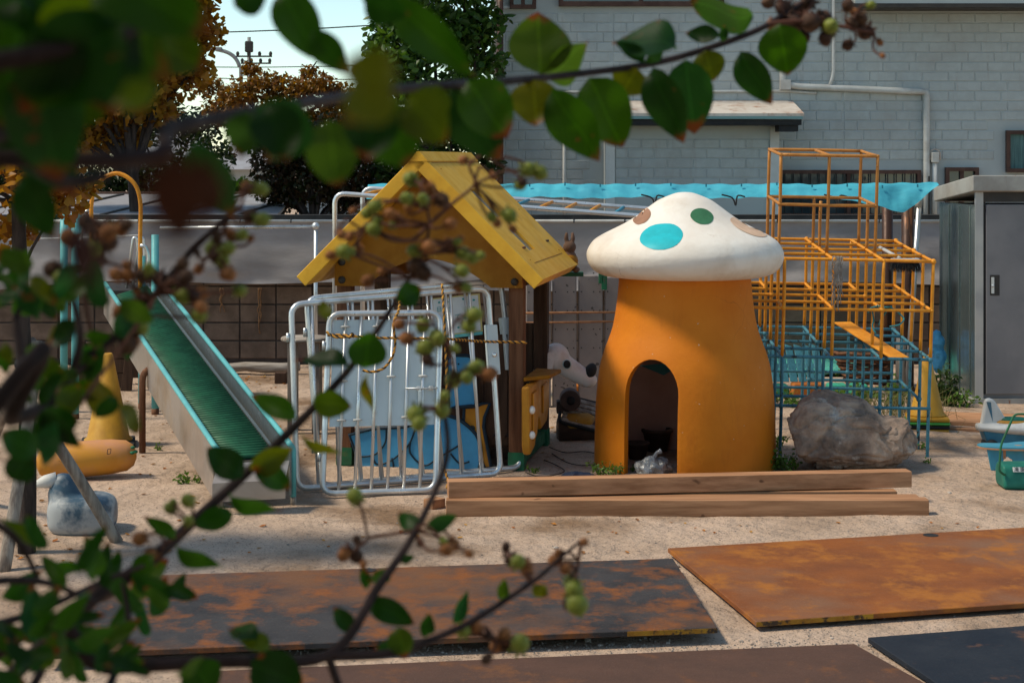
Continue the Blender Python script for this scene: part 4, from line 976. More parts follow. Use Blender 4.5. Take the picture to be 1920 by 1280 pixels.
dC = (G(560, 1250, hC)-pC0).normalized(); pC1 = pC0+Vector((-dC.y, dC.x, 0))*1.5
if pC1.y > pC0.y: pC1 = pC0-Vector((-dC.y, dC.x, 0))*1.5
pC1 = pC0+(G(1735, 1280, hC)-pC0).normalized()*1.5
plate('flat brown steel plate dusted with sand, sunk level with the ground', pC0+dC*3.05, pC0, pC1, pC1+dC*3.05, m_pC, hC, th=.02)
hD = .035
pD0 = G(1627, 1194, hD); dD = (G(1920, 1172, hD)-pD0).normalized(); eD = (G(1757, 1280, hD)-pD0).normalized()
plate('near-black steel plate with pale scratches', pD0, pD0+dD*3.05, pD0+eD*1.5+dD*3.05, pD0+eD*1.5, m_pD, hD)
for i, (a, c) in enumerate(((pA_r1+dA*.25, dA), (pA_r1+dA*2.6, dA))):      # bearers that lift the front of the plate
    n = Vector((-dA.y, dA.x, 0)); n = n if n.y > 0 else -n
    q = MB(); p = a+n*.12; q.box((p.x, p.y+.5, .022), (.12, .7, .05)); tag(q.build('plate_bearer', m_wood), ['dark timber bearer under the plate end by the orange plate', 'dark timber bearer under the plate end by the shrub'][i], 'bearer')

# ================================================================== metal locker on the right
lk = thing('metal_locker', 'weathered grey metal locker with recessed handle and overhanging lid', 'locker', G(1828, 757), R(4))
m_lock = M('locker_grey', (.21, .205, .215), (.18, .178, .187), 2, .5, .2, dirt=(.15, .14, .135), dscale=1.3, dlo=.52, dhi=.78)
m_lside = M('locker_side_steel', (.36, .43, .44), (.18, .26, .28), 2.2, .22, .85, stretch=(4, 4, .25), lo=.35, hi=.65)
m_lid = M('locker_lid', (.38, .37, .34), (.30, .285, .26), 3, .6, .2, wear=(.24, .09, .04), wscale=7, wlo=.62, whi=.68, wstretch=(2, 2, .5))
LH = 1.96; LD = 1.03; LW = 1.5
q = MB(); q.box2((.02, .012, .05), (LW, LD, LH-.13)); q.build('body', m_lock, lk)
q = MB(); q.box2((-.004, .0, .05), (.019, LD+.01, LH-.125)); q.build('side_wall', m_lside, lk)
for i in range(3): q = MB(); y_ = .12+.3*i; q.box2((-.012, y_, .06), (-.005, y_+.05, LH-.14)); q.build('side_rib', m_lside, lk, bevel=.003)
q = MB(); q.box2((.0, -.012, .05), (.075, .011, LH)); q.build('corner_post', M('locker_post', (.42, .42, .42), (.36, .36, .36), 3, .4, .4), lk)
q = MB(); q.box2((.10, -.02, .09), (LW-.05, .010, LH-.12)); dr = q.build('door', m_lock, lk, bevel=.006)
q = MB(); q.box2((.078, -.004, .09), (.097, .011, LH-.1)); q.build('door_gap', m_black, lk)
q = MB(); q.box2((.078, -.008, LH-.10), (LW, .011, LH)); q.build('header', m_dark, lk)
q = MB(); q.box2((-.03, -.03, 0), (LW, LD+.02, .049)); q.build('plinth', m_lid, lk)
q = MB(); q.box2((.135, -.026, 1.0), (.225, -.0205, 1.19)); hd = q.build('handle_recess', m_dark, dr, bevel=.003)
q = MB(); q.box2((.145, -.03, 1.02), (.172, -.0265, 1.17)); q.ball((.158, -.034, 1.09), .014, 8, 6); q.build('handle', m_steel, hd)
q = MB(); q.prism([(-.05, -.09, LH+.001), (-.05, LD+.05, LH-.12), (-.05, LD+.05, LH+.02), (-.05, -.09, LH+.15)], (LW+.1, 0, 0)); q.build('lid', m_lid, lk, bevel=.012)
# long plank before the locker
q = MB(); a, c = G(1762, 800), G(1960, 806); q.prism([a, c, c+Vector((.05, .55, 0)), a+Vector((0, .62, 0))], (0, 0, .05)); tag(q.build('wide_plank', m_beam, bevel=.006), 'wide weathered plank lying at the foot of the metal locker', 'plank')
q = MB(); a, c = G(1770, 808), G(1960, 818); q.prism([a, c, c+Vector((0, .1, 0)), a+Vector((0, .12, 0))], (0, 0, .03)); tag(q.build('narrow_plank', m_beam, bevel=.004), 'narrow plank lying along the front of the wide plank', 'plank')
# ---- cones
m_cone = M('cone_yellow', (.52, .28, .03), (.44, .22, .025), 6, .5, dirt=(.27, .14, .03), dscale=4, dlo=.5, dhi=.78)
def cone(label, p, h, rb, rt_, rz, slabs):
    t = thing('traffic_cone', label, 'traffic cone', p, rz); z = 0
    for nm, w, th, mt in slabs:
        q = MB(); q.box2((-w/2, -w/2, z), (w/2, w/2, z+th)); q.build(nm, mt, t, bevel=.012); z += th+.001
    q = MB(); q.lathe([(rb*1.14, z), (rb*1.14, z+.012), (rb, z+.03), (rt_*1.05, z+h-.015), (rt_*.8, z+h), (rt_*.6, z+h), (rt_*.55, z+h-.05)], 28); q.build('cone', m_cone, t, smooth=True)
cone('tall yellow traffic cone on a black rubber base by the slide', G(203, 832), .69, .165, .036, R(12), (('base', .42, .03, m_black),))
cone('yellow traffic cone on stacked green and black bases by the jungle gym', G(1738, 806), .50, .135, .03, R(-8), (('base', .33, .03, m_cone), ('base', .34, .03, m_black), ('base', .35, .025, M('cone_green', (.06, .30, .06), (.05, .25, .05), 6, .5)), ('base', .34, .035, m_cone)))

# ================================================================== boulder
p = G(1596, 876)
q = MB(); bm = bmesh.new(); bmesh.ops.create_icosphere(bm, subdivisions=6, radius=1)
rk = random.Random(12); PLN = []
for _ in range(34):
    nn = Vector((rk.gauss(0, 1), rk.gauss(0, 1), rk.gauss(0, 1))).normalized(); PLN.append((nn, rk.uniform(.80, 1.0)))
for v in bm.verts:
    d = v.co.copy(); w_ = d+Vector((noise.noise(d*2.2), noise.noise(d*2.2+Vector((7, 0, 0))), noise.noise(d*2.2+Vector((0, 9, 0)))))*.07; w_.normalize()
    rr = min(h_/w_.dot(nn) for nn, h_ in PLN if w_.dot(nn) > .25)
    rr = min(rr, 1.12)
    f_ = lambda q_, e_: math.copysign(abs(q_)**e_, q_)
    sx_ = f_(d.x, .82)
    kn = ((-1.01, .8), (-.6, 1.0), (-.3, 1.12), (.1, 1.08), (.28, .92), (.42, .70), (.62, .74), (.8, .78), (1.01, .75))
    for (x0, y0), (x1, y1) in zip(kn[:-1], kn[1:]):
        if x0 <= d.x <= x1: u_ = (d.x-x0)/(x1-x0); u_ = u_*u_*(3-2*u_); hf = y0+(y1-y0)*u_
    c = Vector((sx_*.485, f_(d.y, .85)*.34, f_(d.z, .8)*.30*(hf if d.z > 0 else .75)))*(1+(rr-1)*.8)
    crease = noise.noise(d*1.7+Vector((2, 5, 1))); cr2 = noise.noise(d*3.3+Vector((8, 1, 4)))
    c += d*(-.03*max(0, 1-abs(crease)*9)-.016*max(0, 1-abs(cr2)*10)+.035*noise.noise(d*2.1+Vector((4, 4, 4)))+.012*noise.noise(d*6.5)+.007*noise.noise(d*15)+.003*noise.noise(d*38)); c.z = c.z+.20
    v.co = c
me = bpy.data.meshes.new('boulder'); bm.to_mesh(me); bm.free()
for po in me.polygons: po.use_smooth = True
m_rock = M('boulder_rock', (.42, .295, .215), (.22, .145, .105), 6, .8, bump=.01, bscale=34, bump2=.012, b2scale=9, lo=.38, hi=.64, wear=(.55, .48, .42), wscale=4, wlo=.55, whi=.70, dirt=(.09, .07, .062), dscale=3, dlo=.5, dhi=.7)
bo_ = link('boulder', me, m_rock, None, p); tag(bo_, 'big brown-grey boulder between the mushroom and the jungle gym', 'boulder')
# ================================================================== right-hand toys
m_tw = M('toy_white', (.66, .65, .62), (.58, .565, .53), 5, .4, dirt=(.42, .37, .31), dscale=4, dlo=.55, dhi=.8)
m_tb = M('toy_blue', (.05, .20, .30), (.04, .16, .24), 5, .45, dirt=(.16, .14, .12), dscale=5, dlo=.55, dhi=.75)
m_tg = M('toy_green', (.02, .17, .12), (.015, .12, .09), 6, .45, dirt=(.14, .12, .09), dscale=5, dlo=.58, dhi=.8)
m_to = M('toy_orange', (.50, .24, .04), None, rough=.45)
m_tbl = M('toy_table_blue', (.06, .27, .38), (.05, .22, .32), 5, .45, dirt=(.15, .16, .15), dscale=6, dlo=.56, dhi=.78)
m_ply = M('plywood_edge', (.42, .22, .12), (.35, .17, .09), 9, .6)
ap = G(1872, 838)
t = thing('aeroplane_rider', 'white and blue aeroplane ride-on toy with green seat', 'ride-on toy', ap)
z_ = ap.y; s_ = z_/F
def T(px, py, dy=0): return W(px, py, z_)+Vector((0, dy, 0))
q = MB()
def hull(u, v):
    # body: white shell, length along x
    x = (1832-960+u*150)*s_; a = v*2*math.pi
    w = .06+.10*math.sin(min(1, u*1.5)*math.pi/2); h_ = .028+.03*math.sin(min(1, u*1.3)*math.pi/2)
    zc = W(0, 800, z_).z-.01*u
    return Vector((x, z_+w*math.cos(a), zc+h_*math.sin(a)))
q.grid(hull, 24, 20); q.add([hull(0, j/20) for j in range(20)], [tuple(range(20))]); q.build('body', m_tw, t, smooth=True, world=True)
q = MB(); q.prism([T(1838, 797, -.03), T(1872, 800, -.03), T(1888, 790, -.03), T(1865, 752, -.03), T(1858, 746, -.03), T(1849, 747, -.03), T(1846, 753, -.03)], (0, .07, 0)); tf = q.build('tail_fin', m_tw, t, world=True, bevel=.02, seg=3)
q = MB(); q.prism([T(1847.5, 752, -.033), T(1856, 752.5, -.033), T(1859.5, 789, -.033)], (0, .002, 0)); q.build('fin_stripe', m_tb, tf, world=True)
q = MB(); q.prism([T(1840, 805, -.05), T(1960, 806, -.09), T(1960, 840, -.09), T(1848, 828, -.05)], (0, .16, 0)); q.build('keel', m_tb, t, world=True, bevel=.015)
q = MB(); c = T(1896, 797); q.lathe([(.085, 0), (.105, .01), (.105, .03), (.09, .042), (.07, .045)], 28, c, M=Matrix.Diagonal((1.25, .8, 1))); q.build('seat_rim', m_to, t, smooth=True, world=True)
q = MB(); c = T(1898, 793); q.lathe([(.08, 0), (.085, .03), (.075, .045), (0, .048)], 28, c, M=Matrix.Diagonal((1.25, .8, 1))); q.build('seat', m_tg, t, smooth=True, world=True)
q = MB(); c = T(1903, 786.5); q.lathe([(.072, 0), (.068, .006), (0, .008)], 24, c, M=Matrix.Diagonal((1.25, .8, 1))); q.build('seat_pad', m_black, t, smooth=True, world=True)
for px in (1856, 1935):
    q = MB(); q.tube([T(px, 832, .09), T(px, 832, -.09)], .045, 16); q.build('wheel', m_black, t, smooth=True, world=True)
# low blue play table
tb = G(1882, 878)
t = thing('low_play_table', 'low rounded blue play table with plywood edges', 'table', tb)
zt = .165; q = MB(); top = []
cx_, cy_ = W(1902, 0, tb.y).x, tb.y+.02
outl = [(-.27, -.01), (-.24, -.09), (-.12, -.15), (.05, -.17), (.22, -.14), (.32, 0), (.24, .12), (.08, .12), (-.03, .06), (-.12, .05), (-.22, .06)]
ol = smoothline([Vector((x, y, 0)) for x, y in outl+outl[:1]], 5)[:-1]
q.prism([Vector((cx_+p.x, cy_+p.y, zt)) for p in ol], (0, 0, .010)); to = q.build('top', m_tbl, t, world=True)
q = MB(); q.prism([Vector((cx_+p.x*1.012, cy_+p.y*1.012, zt-.012)) for p in ol], (0, 0, .0118)); q.build('top_edge', m_ply, to, world=True)
q = MB(); q.ball((cx_+.02, cy_-.05, zt+.009), (.03, .02, .003), 12, 5); q.build('hand_hole', m_ply, to, world=True)
def leg(pts, y, th, nm='leg'):
    q = MB(); q.prism([Vector((cx_+x, cy_+y, z)) for x, z in pts], (0, th, 0)); q.build(nm, m_tbl, t, world=True, bevel=.003)
leg([(-.22, zt-.013), (-.19, 0), (-.125, 0), (-.10, .075), (-.075, .10), (-.035, .075), (-.02, 0), (.065, 0), (.07, zt-.013)], -.10, .02)
leg([(.1, zt-.013), (.11, 0), (.2, 0), (.24, .09), (.28, zt-.013)], -.02, .02)
q = MB(); q.box2((cx_-.105, cy_-.103, .085), (cx_-.085, cy_+.05, zt-.013)); q.build('cross_board', m_ply, t, world=True)
# green upright dustpan
dp = G(1905, 918)
t = thing('green_dustpan', 'green upright dustpan with bent handle and white name label', 'dustpan', dp)
x0, x1 = W(1883, 0, dp.y).x, W(1975, 0, dp.y).x
prof = [(0, .005), (.02, 0), (.2, 0), (.235, .03), (.24, .12), (.20, .165), (.09, .17), (.035, .15), (.005, .06)]
q = MB(); q.prism([Vector((x0, dp.y+y, z)) for y, z in prof], (x1-x0, 0, 0)); sc_ = q.build('scoop', m_tg, t, world=True, bevel=.03, seg=3)
q = MB(); q.tube(bend([Vector((x0+.012, dp.y+.01, .10)), Vector((x0-.003, dp.y+.01, .105)), W(1873, 882, dp.y-.01), W(1877, 833, dp.y), W(1902, 776, dp.y+.02), W(1922, 776, dp.y+.02), W(1960, 776, dp.y+.02), W(1970, 880, dp.y)], .03), .008, 8); q.build('handle', m_dgreen, t, smooth=True, world=True)
q = MB(); lc = Vector((W(1912, 0, dp.y).x, dp.y+.013, .145)); lx = Vector((1, 0, 0)); lz = Vector((0, .40, .916)).normalized(); ln = lx.cross(lz)
a = W(1901, 0, dp.y).x; q.prism([Vector((a, dp.y, 0))+lz*0+Vector((0, .020, .118)), Vector((a+.14, dp.y+.020, .118)), Vector((a+.14, dp.y+.0335, .149)), Vector((a, dp.y+.0335, .149))], ln*.003); q.build('label', m_tw, sc_, world=True)
textmesh('滝 園', .033, m_black, 'lettering', sc_, basis(lx, Vector((0, .4, .92)).normalized(), Vector((0, -.92, .4)), Vector((a+.045, dp.y+.0225, .135))), .0004)

# ================================================================== dog rider between playhouse and mushroom
dz = 14.0
def D(px, py, dy=0): return W(px, py, dz)+Vector((0, dy, 0))
m_dog = M('dog_white', (.85, .80, .77), (.80, .73, .70), 4, .35, dirt=(.50, .36, .27), dscale=3.5, dlo=.5, dhi=.8)
t = thing('dog_rider', 'white dog-headed play rider with black oval nose', 'ride-on toy', (D(1040, 0).x, dz, 0))
q = MB()
q.ball(D(1042, 672), (.115, .13, .125), 24, 16)
for i in range(9):
    u = i/8; c = D(1042, 676).lerp(D(1102, 712), u); r = .112-.035*u; q.ball(c, (r, r*.95, r*.82), 20, 14)
q.tube([D(1020, 690), D(1000, 720), D(985, 750)], [.1, .1, .12], 14); q.ball(D(975, 770, .1), (.2, .17, .12), 20, 14)
q.build('body', m_dog, t, world=True, remesh=.012)
q = MB(); q.ball(D(1106, 697), (.048, .075, .075), 18, 12, Matrix.Rotation(R(28), 3, 'Y')); q.build('nose', m_black, t, smooth=True, world=True)
ec = D(1062, 679, -.128)
q = MB(); q.ball(ec, (.036, .012, .038), 16, 8, Matrix.Rotation(R(-12), 3, 'Z')); q.build('eye_ring', M('eye_blue', (.45, .58, .6), None, rough=.4), t, smooth=True, world=True)
q = MB(); q.ball(ec+Vector((0, -.007, 0)), (.029, .010, .032), 16, 8, Matrix.Rotation(R(-12), 3, 'Z')); q.build('eye', m_black, t, smooth=True, world=True)
q = MB(); q.lathe([(.075, 0), (.075, .02), (.07, .1), (.075, .2), (.06, .4)], 16, (D(985, 0).x, dz+.05, 0)); q.build('spring_post', m_dark, t, smooth=True, world=True)
q = MB(); ear = [D(1030, 655, -.12), D(1018, 668, -.13), D(1020, 690, -.14), D(1034, 692, -.135), D(1040, 670, -.13)]; q.prism(ear, (0, .015, 0)); q.build('ear', m_dog, t, world=True, bevel=.006)
# grey standing panels tied with brown cord
m_pan = M('grey_panel', (.25, .215, .20), (.21, .18, .17), 3, .6, .1, bump=.0008, bscale=20, speck=(.08, .07, .065), spscale=16, splo=.72, sphi=.735)
pzz = 16.0
for i, (a, c, tp_, lab) in enumerate(((985, 1034, 520, 'grey standing panel next to the playhouse post'), (1035, 1082, 517, 'grey standing panel, second in the tied row'), (1084, 1131, 517, 'grey standing panel, third in the tied row'), (1133, 1180, 520, 'grey standing panel next to the mushroom'))):
    p0, p1 = W(a+1, 0, pzz+.02*i), W(c-1, 0, pzz+.02*i); zt_ = H-(tp_-HZ)*pzz/F
    t = thing('standing_panel', lab, 'panel', ((p0.x+p1.x)/2, pzz, 0), group='grey panels tied in a row')
    q = MB(); q.box2((p0.x, p0.y, 0), (p1.x, p0.y+.10, zt_)); pa = q.build('sheet', m_pan, t, world=True, bevel=.012)
    for k in range(7):
        for xx in (.12, .62, .88):
            q = MB(); q.lathe([(.007, 0), (.007, .003), (0, .004)], 6, (p0.x+(p1.x-p0.x)*xx, p0.y, .2+.17*k), M=Matrix.Rotation(R(90), 3, 'X')); q.build('rivet', m_dark, pa, world=True)
for i, (y0, y1) in enumerate(((587, 585), (605, 602))):
    q = MB(); q.tube([W(975, y0, pzz-.03), W(1060, y0-1, pzz-.03), W(1190, y1, pzz-.03)], .011, 6); tag(q.build('panel_cord', M('cord_orange', (.36, .17, .08), (.26, .12, .06), 20, .8) if i == 0 else bpy.data.materials['cord_orange'], smooth=True), ['upper brown cord binding the grey standing panels', 'lower brown cord binding the grey standing panels'][i], 'cord')
q = MB(); q.box(W(1133, 530, pzz-.06), (.05, .04, .13)); q.box(W(1127, 521, pzz-.06), (.045, .04, .1)); tag(q.build('green_clamp', m_dgreen, bevel=.006), 'dark green clamp gripping the top of the grey panels', 'clamp')
# old compressor and a slatted grey lid
cp_ = G(1084, 828)
m_cmp = M('compressor_yellow', (.42, .21, .025), (.33, .16, .02), 7, .5, dirt=(.15, .09, .04), dscale=5, dlo=.5, dhi=.72)
t = thing('old_compressor', 'rusty yellow compressor tank with brown motor beside the playhouse', 'compressor', cp_)
ax = Vector((1, .12, 0)).normalized()
q = MB(); c = cp_+Vector((0, .1, .115)); pts = [c-ax*.16, c-ax*.13, c-ax*.08, c+ax*.08, c+ax*.13, c+ax*.16]; q.tube(pts, [.03, .075, .1, .1, .075, .03], 20); tk = q.build('tank', m_cmp, t, smooth=True, world=True)
q = MB(); q.prism([c+Vector((-.13, -.092, -.01)), c+Vector((-.01, -.094, -.015)), c+Vector((-.01, -.082, .055)), c+Vector((-.13, -.08, .06))], (0, -.004, 0)); q.build('label', m_tw, tk, world=True)
q = MB(); q.tube([c-ax*.16+Vector((0, 0, -.04)), c+ax*.17+Vector((0, 0, -.04))], .105, 20); q.build('tank_band', m_pot, t, smooth=True, world=True)
m_mot = M('motor_brown', (.10, .065, .055), (.07, .045, .04), 8, .6)
q = MB(); mc = cp_+Vector((-.06, .16, .32)); q.tube([mc+Vector((0, -.1, 0)), mc+Vector((0, .08, 0))], .085, 18); q.box(mc+Vector((-.06, 0, -.06)), (.1, .14, .1)); q.build('motor', m_mot, t, world=True, bevel=.01)
q = MB(); q.lathe([(.035, 0), (.035, .004), (.02, .012), (0, .012)], 14, mc+Vector((.005, -.101, 0)), M=Matrix.Rotation(R(90), 3, 'X')); q.build('motor_hub', m_black, t, world=True, smooth=True)
sl2 = W(1092, 775, 14.2)
t = thing('duckboard', 'grey slatted duckboard lying tilted behind the compressor', 'duckboard', sl2-Vector((0, 0, .1)))
Mt = Matrix.Rotation(R(14), 3, 'Y') @ Matrix.Rotation(R(32), 3, 'X')
for i in range(6): q = MB(); q.box(sl2+Mt @ Vector((0, -.14+.055*i, 0)), (.32, .045, .03), Mt); q.build('slat', m_grey, t, world=True, bevel=.006)
q = MB(); q.tube(rounded([sl2+Mt @ Vector((sx*.18, sy*.17, 0)) for sx, sy in ((-1, -1), (1, -1), (1, 1), (-1, 1))], .06), .014, 8, closed=True); q.build('rim', m_black, t, smooth=True, world=True)
# moulded garden edging blocks: green and orange
m_egr = M('edging_green', (.05, .36, .24), (.04, .30, .2), 5, .45, dirt=(.06, .16, .1), dscale=4, dlo=.5, dhi=.8)
m_eor = M('edging_orange', (.52, .17, .03), (.46, .14, .025), 5, .45, dirt=(.26, .1, .03), dscale=4, dlo=.5, dhi=.8)
for i, (a, c, y0, y1, mt, lab) in enumerate(((1036, 1064, 716, 745, m_egr, 'green edging block behind the compressor'), (1066, 1130, 722, 750, m_eor, 'orange edging block under the dog nose'), (1436, 1482, 722, 742, m_egr, 'green edging block peeking past the mushroom stem'), (1484, 1549, 719, 746, m_eor, 'orange edging block behind the boulder'), (1552, 1592, 721, 752, m_egr, 'green edging block behind the boulder'), (1596, 1630, 721, 748, m_egr, 'green edging block hidden among the gym weeds'))):
    p0, p1 = G(a, y1), G(c, y1); h_ = (y1-y0)*p0.y/F; q = MB(); wd_ = p1.x-p0.x
    q.prism([p0+Vector((0, 0, 0)), p1, p1+Vector((-wd_*.06, 0, h_)), p0+Vector((wd_*.06, 0, h_))], (0, .18, 0)); tag(q.build('edging_block', mt, bevel=.02, seg=3), lab, 'edging block', 'moulded edging blocks')
# turquoise mat, blue slatted bench and dark basket seen through the gym
m_mat = M('turquoise_mat', (.07, .36, .29), (.05, .27, .23), 26, .9, bump=.006, bscale=50, speck=(.2, .42, .3), spscale=60, splo=.6, sphi=.66)
t0 = G(1415, 712); q = MB()
def matf(u, v): p = G(1412+u*225, 706-v*62); return p+Vector((0, 0, .05+.05*noise.noise(Vector((u*5, v*4, 2)))+.12*v))
q.grid(matf, 20, 12); tag(q.build('turquoise_mat', m_mat, smooth=True, solid=.03), 'speckled turquoise mat heaped behind the jungle gym', 'mat')
bz_ = 16.3
t = thing('slatted_bench_back', 'dark teal slatted bench board propped behind the jungle gym', 'bench', (W(1480, 0, bz_).x, bz_, 0))
m_bb = M('bench_teal', (.045, .17, .21), (.035, .13, .165), 8, .6, stretch=(6, 6, .6), bump=.002, bscale=20)
for i in range(6):
    a = 1437+i*16.5; q = MB(); sk = 10; q.prism([W(a+12, 716, bz_-.3), W(a+27, 716, bz_-.3), W(a+16, 650, bz_), W(a+1.5, 645, bz_)], (0, .035, 0)); q.build('slat', m_bb, t, world=True, bevel=.008)
q = MB(); q.prism([W(1450, 690, bz_-.18), W(1545, 690, bz_-.18), W(1543, 682, bz_-.15), W(1448, 682, bz_-.15)], (0, .03, 0)) ; q.build('batten', m_bb, t, world=True)
bk = G(1622, 722)
t = thing('dark_basket', 'dark woven basket among weeds behind the jungle gym', 'basket', bk)
for i in range(9):
    q = MB(); r = .14+.012*i; q.tube([bk+Vector((r*math.cos(a/14*2*math.pi)*1.35, r*math.sin(a/14*2*math.pi), .03+.037*i+.012*((a+i) % 2))) for a in range(14)], .019, 6, closed=True); q.build('coil', m_wood if i % 2 else m_post, t, smooth=True, world=True)
q = MB(); tr = G(1690, 742); q.tube([tr, tr+Vector((-.01, 0, .3)), tr+Vector((.0, 0, .55))], [.055, .045, .05], 10); tag(q.build('tree_stump', m_grey, smooth=True), 'pale bare tree stump among weeds beside the locker', 'stump')
# blue bag at the locker
q = MB(); c = W(1757, 660, 16.9); q.ball((0, 0, 0), (.075, .08, .21), 30, 24)
for v in q.v: v += v.normalized()*(noise.noise(v*13)*.035+noise.noise(v*33)*.012)
q.v = [v+c for v in q.v]; tag(q.build('blue_bag', M('blue_bag_film', (.08, .33, .55), (.06, .26, .46), 10, .35, bump=.004, bscale=30)), 'light blue crumpled bag hanging beside the metal locker', 'bag')

# ================================================================== left-hand side
# dark planter trough behind the slide
tr = G(205, 730)
t = thing('wooden_trough', 'dark brown wooden planter trough behind the yellow cone', 'trough', tr)
for i in range(3): q = MB(); p0 = W(160, 728-27*i, tr.y); p1 = W(232, 728-27*i, tr.y); q.prism([p0-Vector((.01*i, 0, 0)), p1+Vector((.012*i, 0, 0)), p1+Vector((.012*(i+1), 0, .16)), p0+Vector((-.01*(i+1), 0, .16))], (0, .03, 0)); q.build('plank', m_wood, t, world=True, bevel=.004)
q = MB(); p1 = W(234, 735, tr.y-.04); q.prism([p1+Vector((-.05, 0, -.05)), p1+Vector((.05, 0, -.05)), p1+Vector((.11, 0, .5)), p1+Vector((.02, 0, .5))], (0, .06, 0)); q.build('corner_post', m_wood, t, world=True, bevel=.005)
q = MB(); p1 = W(158, 735, tr.y-.04); q.prism([p1+Vector((-.05, 0, -.05)), p1+Vector((.04, 0, -.05)), p1+Vector((.0, 0, .5)), p1+Vector((-.09, 0, .5))], (0, .06, 0)); q.build('corner_post', m_wood, t, world=True, bevel=.005)
q = MB(); q.box((tr.x, tr.y+.45, .28), (.5, .04, .44)); q.build('plank', m_wood, t, world=True)
# logs along the wall on square blocks
lz_ = gz(700)
q = MB(); a, c = W(225, 690, lz_), W(562, 688, lz_); q.tube([a+(c-a)*k/10+Vector((0, 0, .01*math.sin(k*2))) for k in range(11)], [.052+.005*math.sin(k*1.7) for k in range(11)], 12); tag(q.build('log', m_log, smooth=True), 'long pale log resting on a square block by the wall', 'log')
q = MB(); p = G(527, 716); q.box(p+Vector((0, 0, .04)), (.12, .12, .12)); tag(q.build('wood_block', m_wood, bevel=.01), 'square wooden block under the pale log', 'block')
# round white table on wooden legs
rt0 = W(572, 632, 14.6)
t = thing('round_table', 'round white table top on wooden legs behind the gates', 'table', (rt0.x, 14.6, 0))
q = MB(); q.lathe([(.19, -.03), (.20, -.022), (.20, -.004), (.19, .004), (0, .004)], 36, rt0); q.build('top', m_log, t, smooth=True, world=True)
for dx, dy in ((-.1, -.1), (.1, -.1), (.1, .1), (-.1, .1)): q = MB(); q.box((rt0.x+dx, rt0.y+dy, (rt0.z-.035)/2), (.06, .06, rt0.z-.035)); q.build('leg', m_grey, t, world=True)
# long orange squash-shaped stool
os_ = G(170, 898)
m_sq = M('squash_orange', (.60, .27, .035), (.53, .22, .03), 4, .5, dirt=(.52, .24, .12), dscale=3, dlo=.45, dhi=.7, wear=(.10, .06, .03), wscale=9, wlo=.68, whi=.70)
t = thing('squash_stool', 'long faceted orange squash-shaped stool on the sand', 'stool', os_)
q = MB(); A = W(68, 868, os_.y-.02); B = W(256, 852, os_.y+.12); d = B-A; x, y, zz = frame(d)
prof = [(0, .03), (.03, .085), (.10, .115), (.25, .128), (.5, .13), (.75, .125), (.9, .11), (.97, .075), (1.0, .025)]
vs = []; NN = 14
for u, r in prof:
    for j in range(NN):
        a = 2*math.pi*(j+.5)/NN; rr = r*(1.0 if j % 2 else .965); pp = A+d*u+(x*math.cos(a)+y*math.sin(a))*rr; pp.z = max(pp.z, .0); vs.append(pp)
fs = [(i*NN+j, i*NN+(j+1) % NN, (i+1)*NN+(j+1) % NN, (i+1)*NN+j) for i in range(len(prof)-1) for j in range(NN)]+[tuple(range(NN)), tuple((len(prof)-1)*NN+j for j in range(NN))]
q.add(vs, fs); q.build('body', m_sq, t, world=True, smooth=True, bevel=.008)
for k, (px, py) in enumerate(((247, 840), (252, 848), (246, 850))):
    q = MB(); c = W(px, py, os_.y-.02); q.ball(c+Vector((0, .035, 0)), (.018, .02, .012), 8, 5); q.build('leaf_mark', m_dgreen, t, world=True, smooth=True)
q = MB(); c = W(204, 846, os_.y-.055); q.tube(rounded([c+Vector((-.012, 0, -.02)), c+Vector((.012, 0, -.015)), c+Vector((.016, 0, .02)), c+Vector((-.008, 0, .016))], .006), .0025, 5, closed=True); q.build('drawn_flower', m_dark, t, world=True, smooth=True)
# bluish animal stool with a pale beak
an = G(152, 992)
m_an = M('dolphin_blue', (.05, .09, .13), (.34, .36, .37), 4, .45, lo=.42, hi=.55, dirt=(.24, .18, .14), dscale=4, dlo=.55, dhi=.8)
t = thing('bird_stool', 'blue and white bird-shaped stool with pale beak on the sand', 'stool', an)
def A_(px, py, dy=0): return W(px, py, an.y)+Vector((0, dy, 0))
q = MB(); bc = A_(155, 962)
vs = []
def sup(u, v):
    a = u*2*math.pi; b_ = (v-.5)*math.pi; ca, sa, cb, sb = math.cos(a), math.sin(a), math.cos(b_), math.sin(b_)
    f = lambda w, e: math.copysign(abs(w)**e, w)
    return bc+Vector((.205*f(ca, .7)*f(cb, .55), .19*f(sa, .7)*f(cb, .55), .125*f(sb, .55)))
q.grid(sup, 32, 20)
q.ball(A_(122, 925, -.02), (.10, .10, .10), 16, 12); q.ball(A_(120, 903, -.02), (.075, .075, .06), 16, 12)
q.build('body', m_an, t, world=True, remesh=.014)
q = MB(); q.tube([A_(108, 898, -.03), A_(88, 900, -.05), A_(66, 906, -.07)], [.05, .04, .012], 12); q.build('beak', m_tw, t, world=True, smooth=True)
# small yellow and dark stool behind
st_ = G(72, 836)
t = thing('round_stool', 'small round yellow and black animal stool behind the tree stakes', 'stool', st_)
q = MB(); q.ball(st_+Vector((0, 0, .12)), (.10, .1, .12), 20, 14); q.build('body', m_sq, t, world=True, smooth=True)
q = MB(); q.ball(st_+Vector((.03, -.03, .15)), (.075, .08, .085), 16, 10); q.build('dark_patch', m_black, t, world=True, smooth=True)
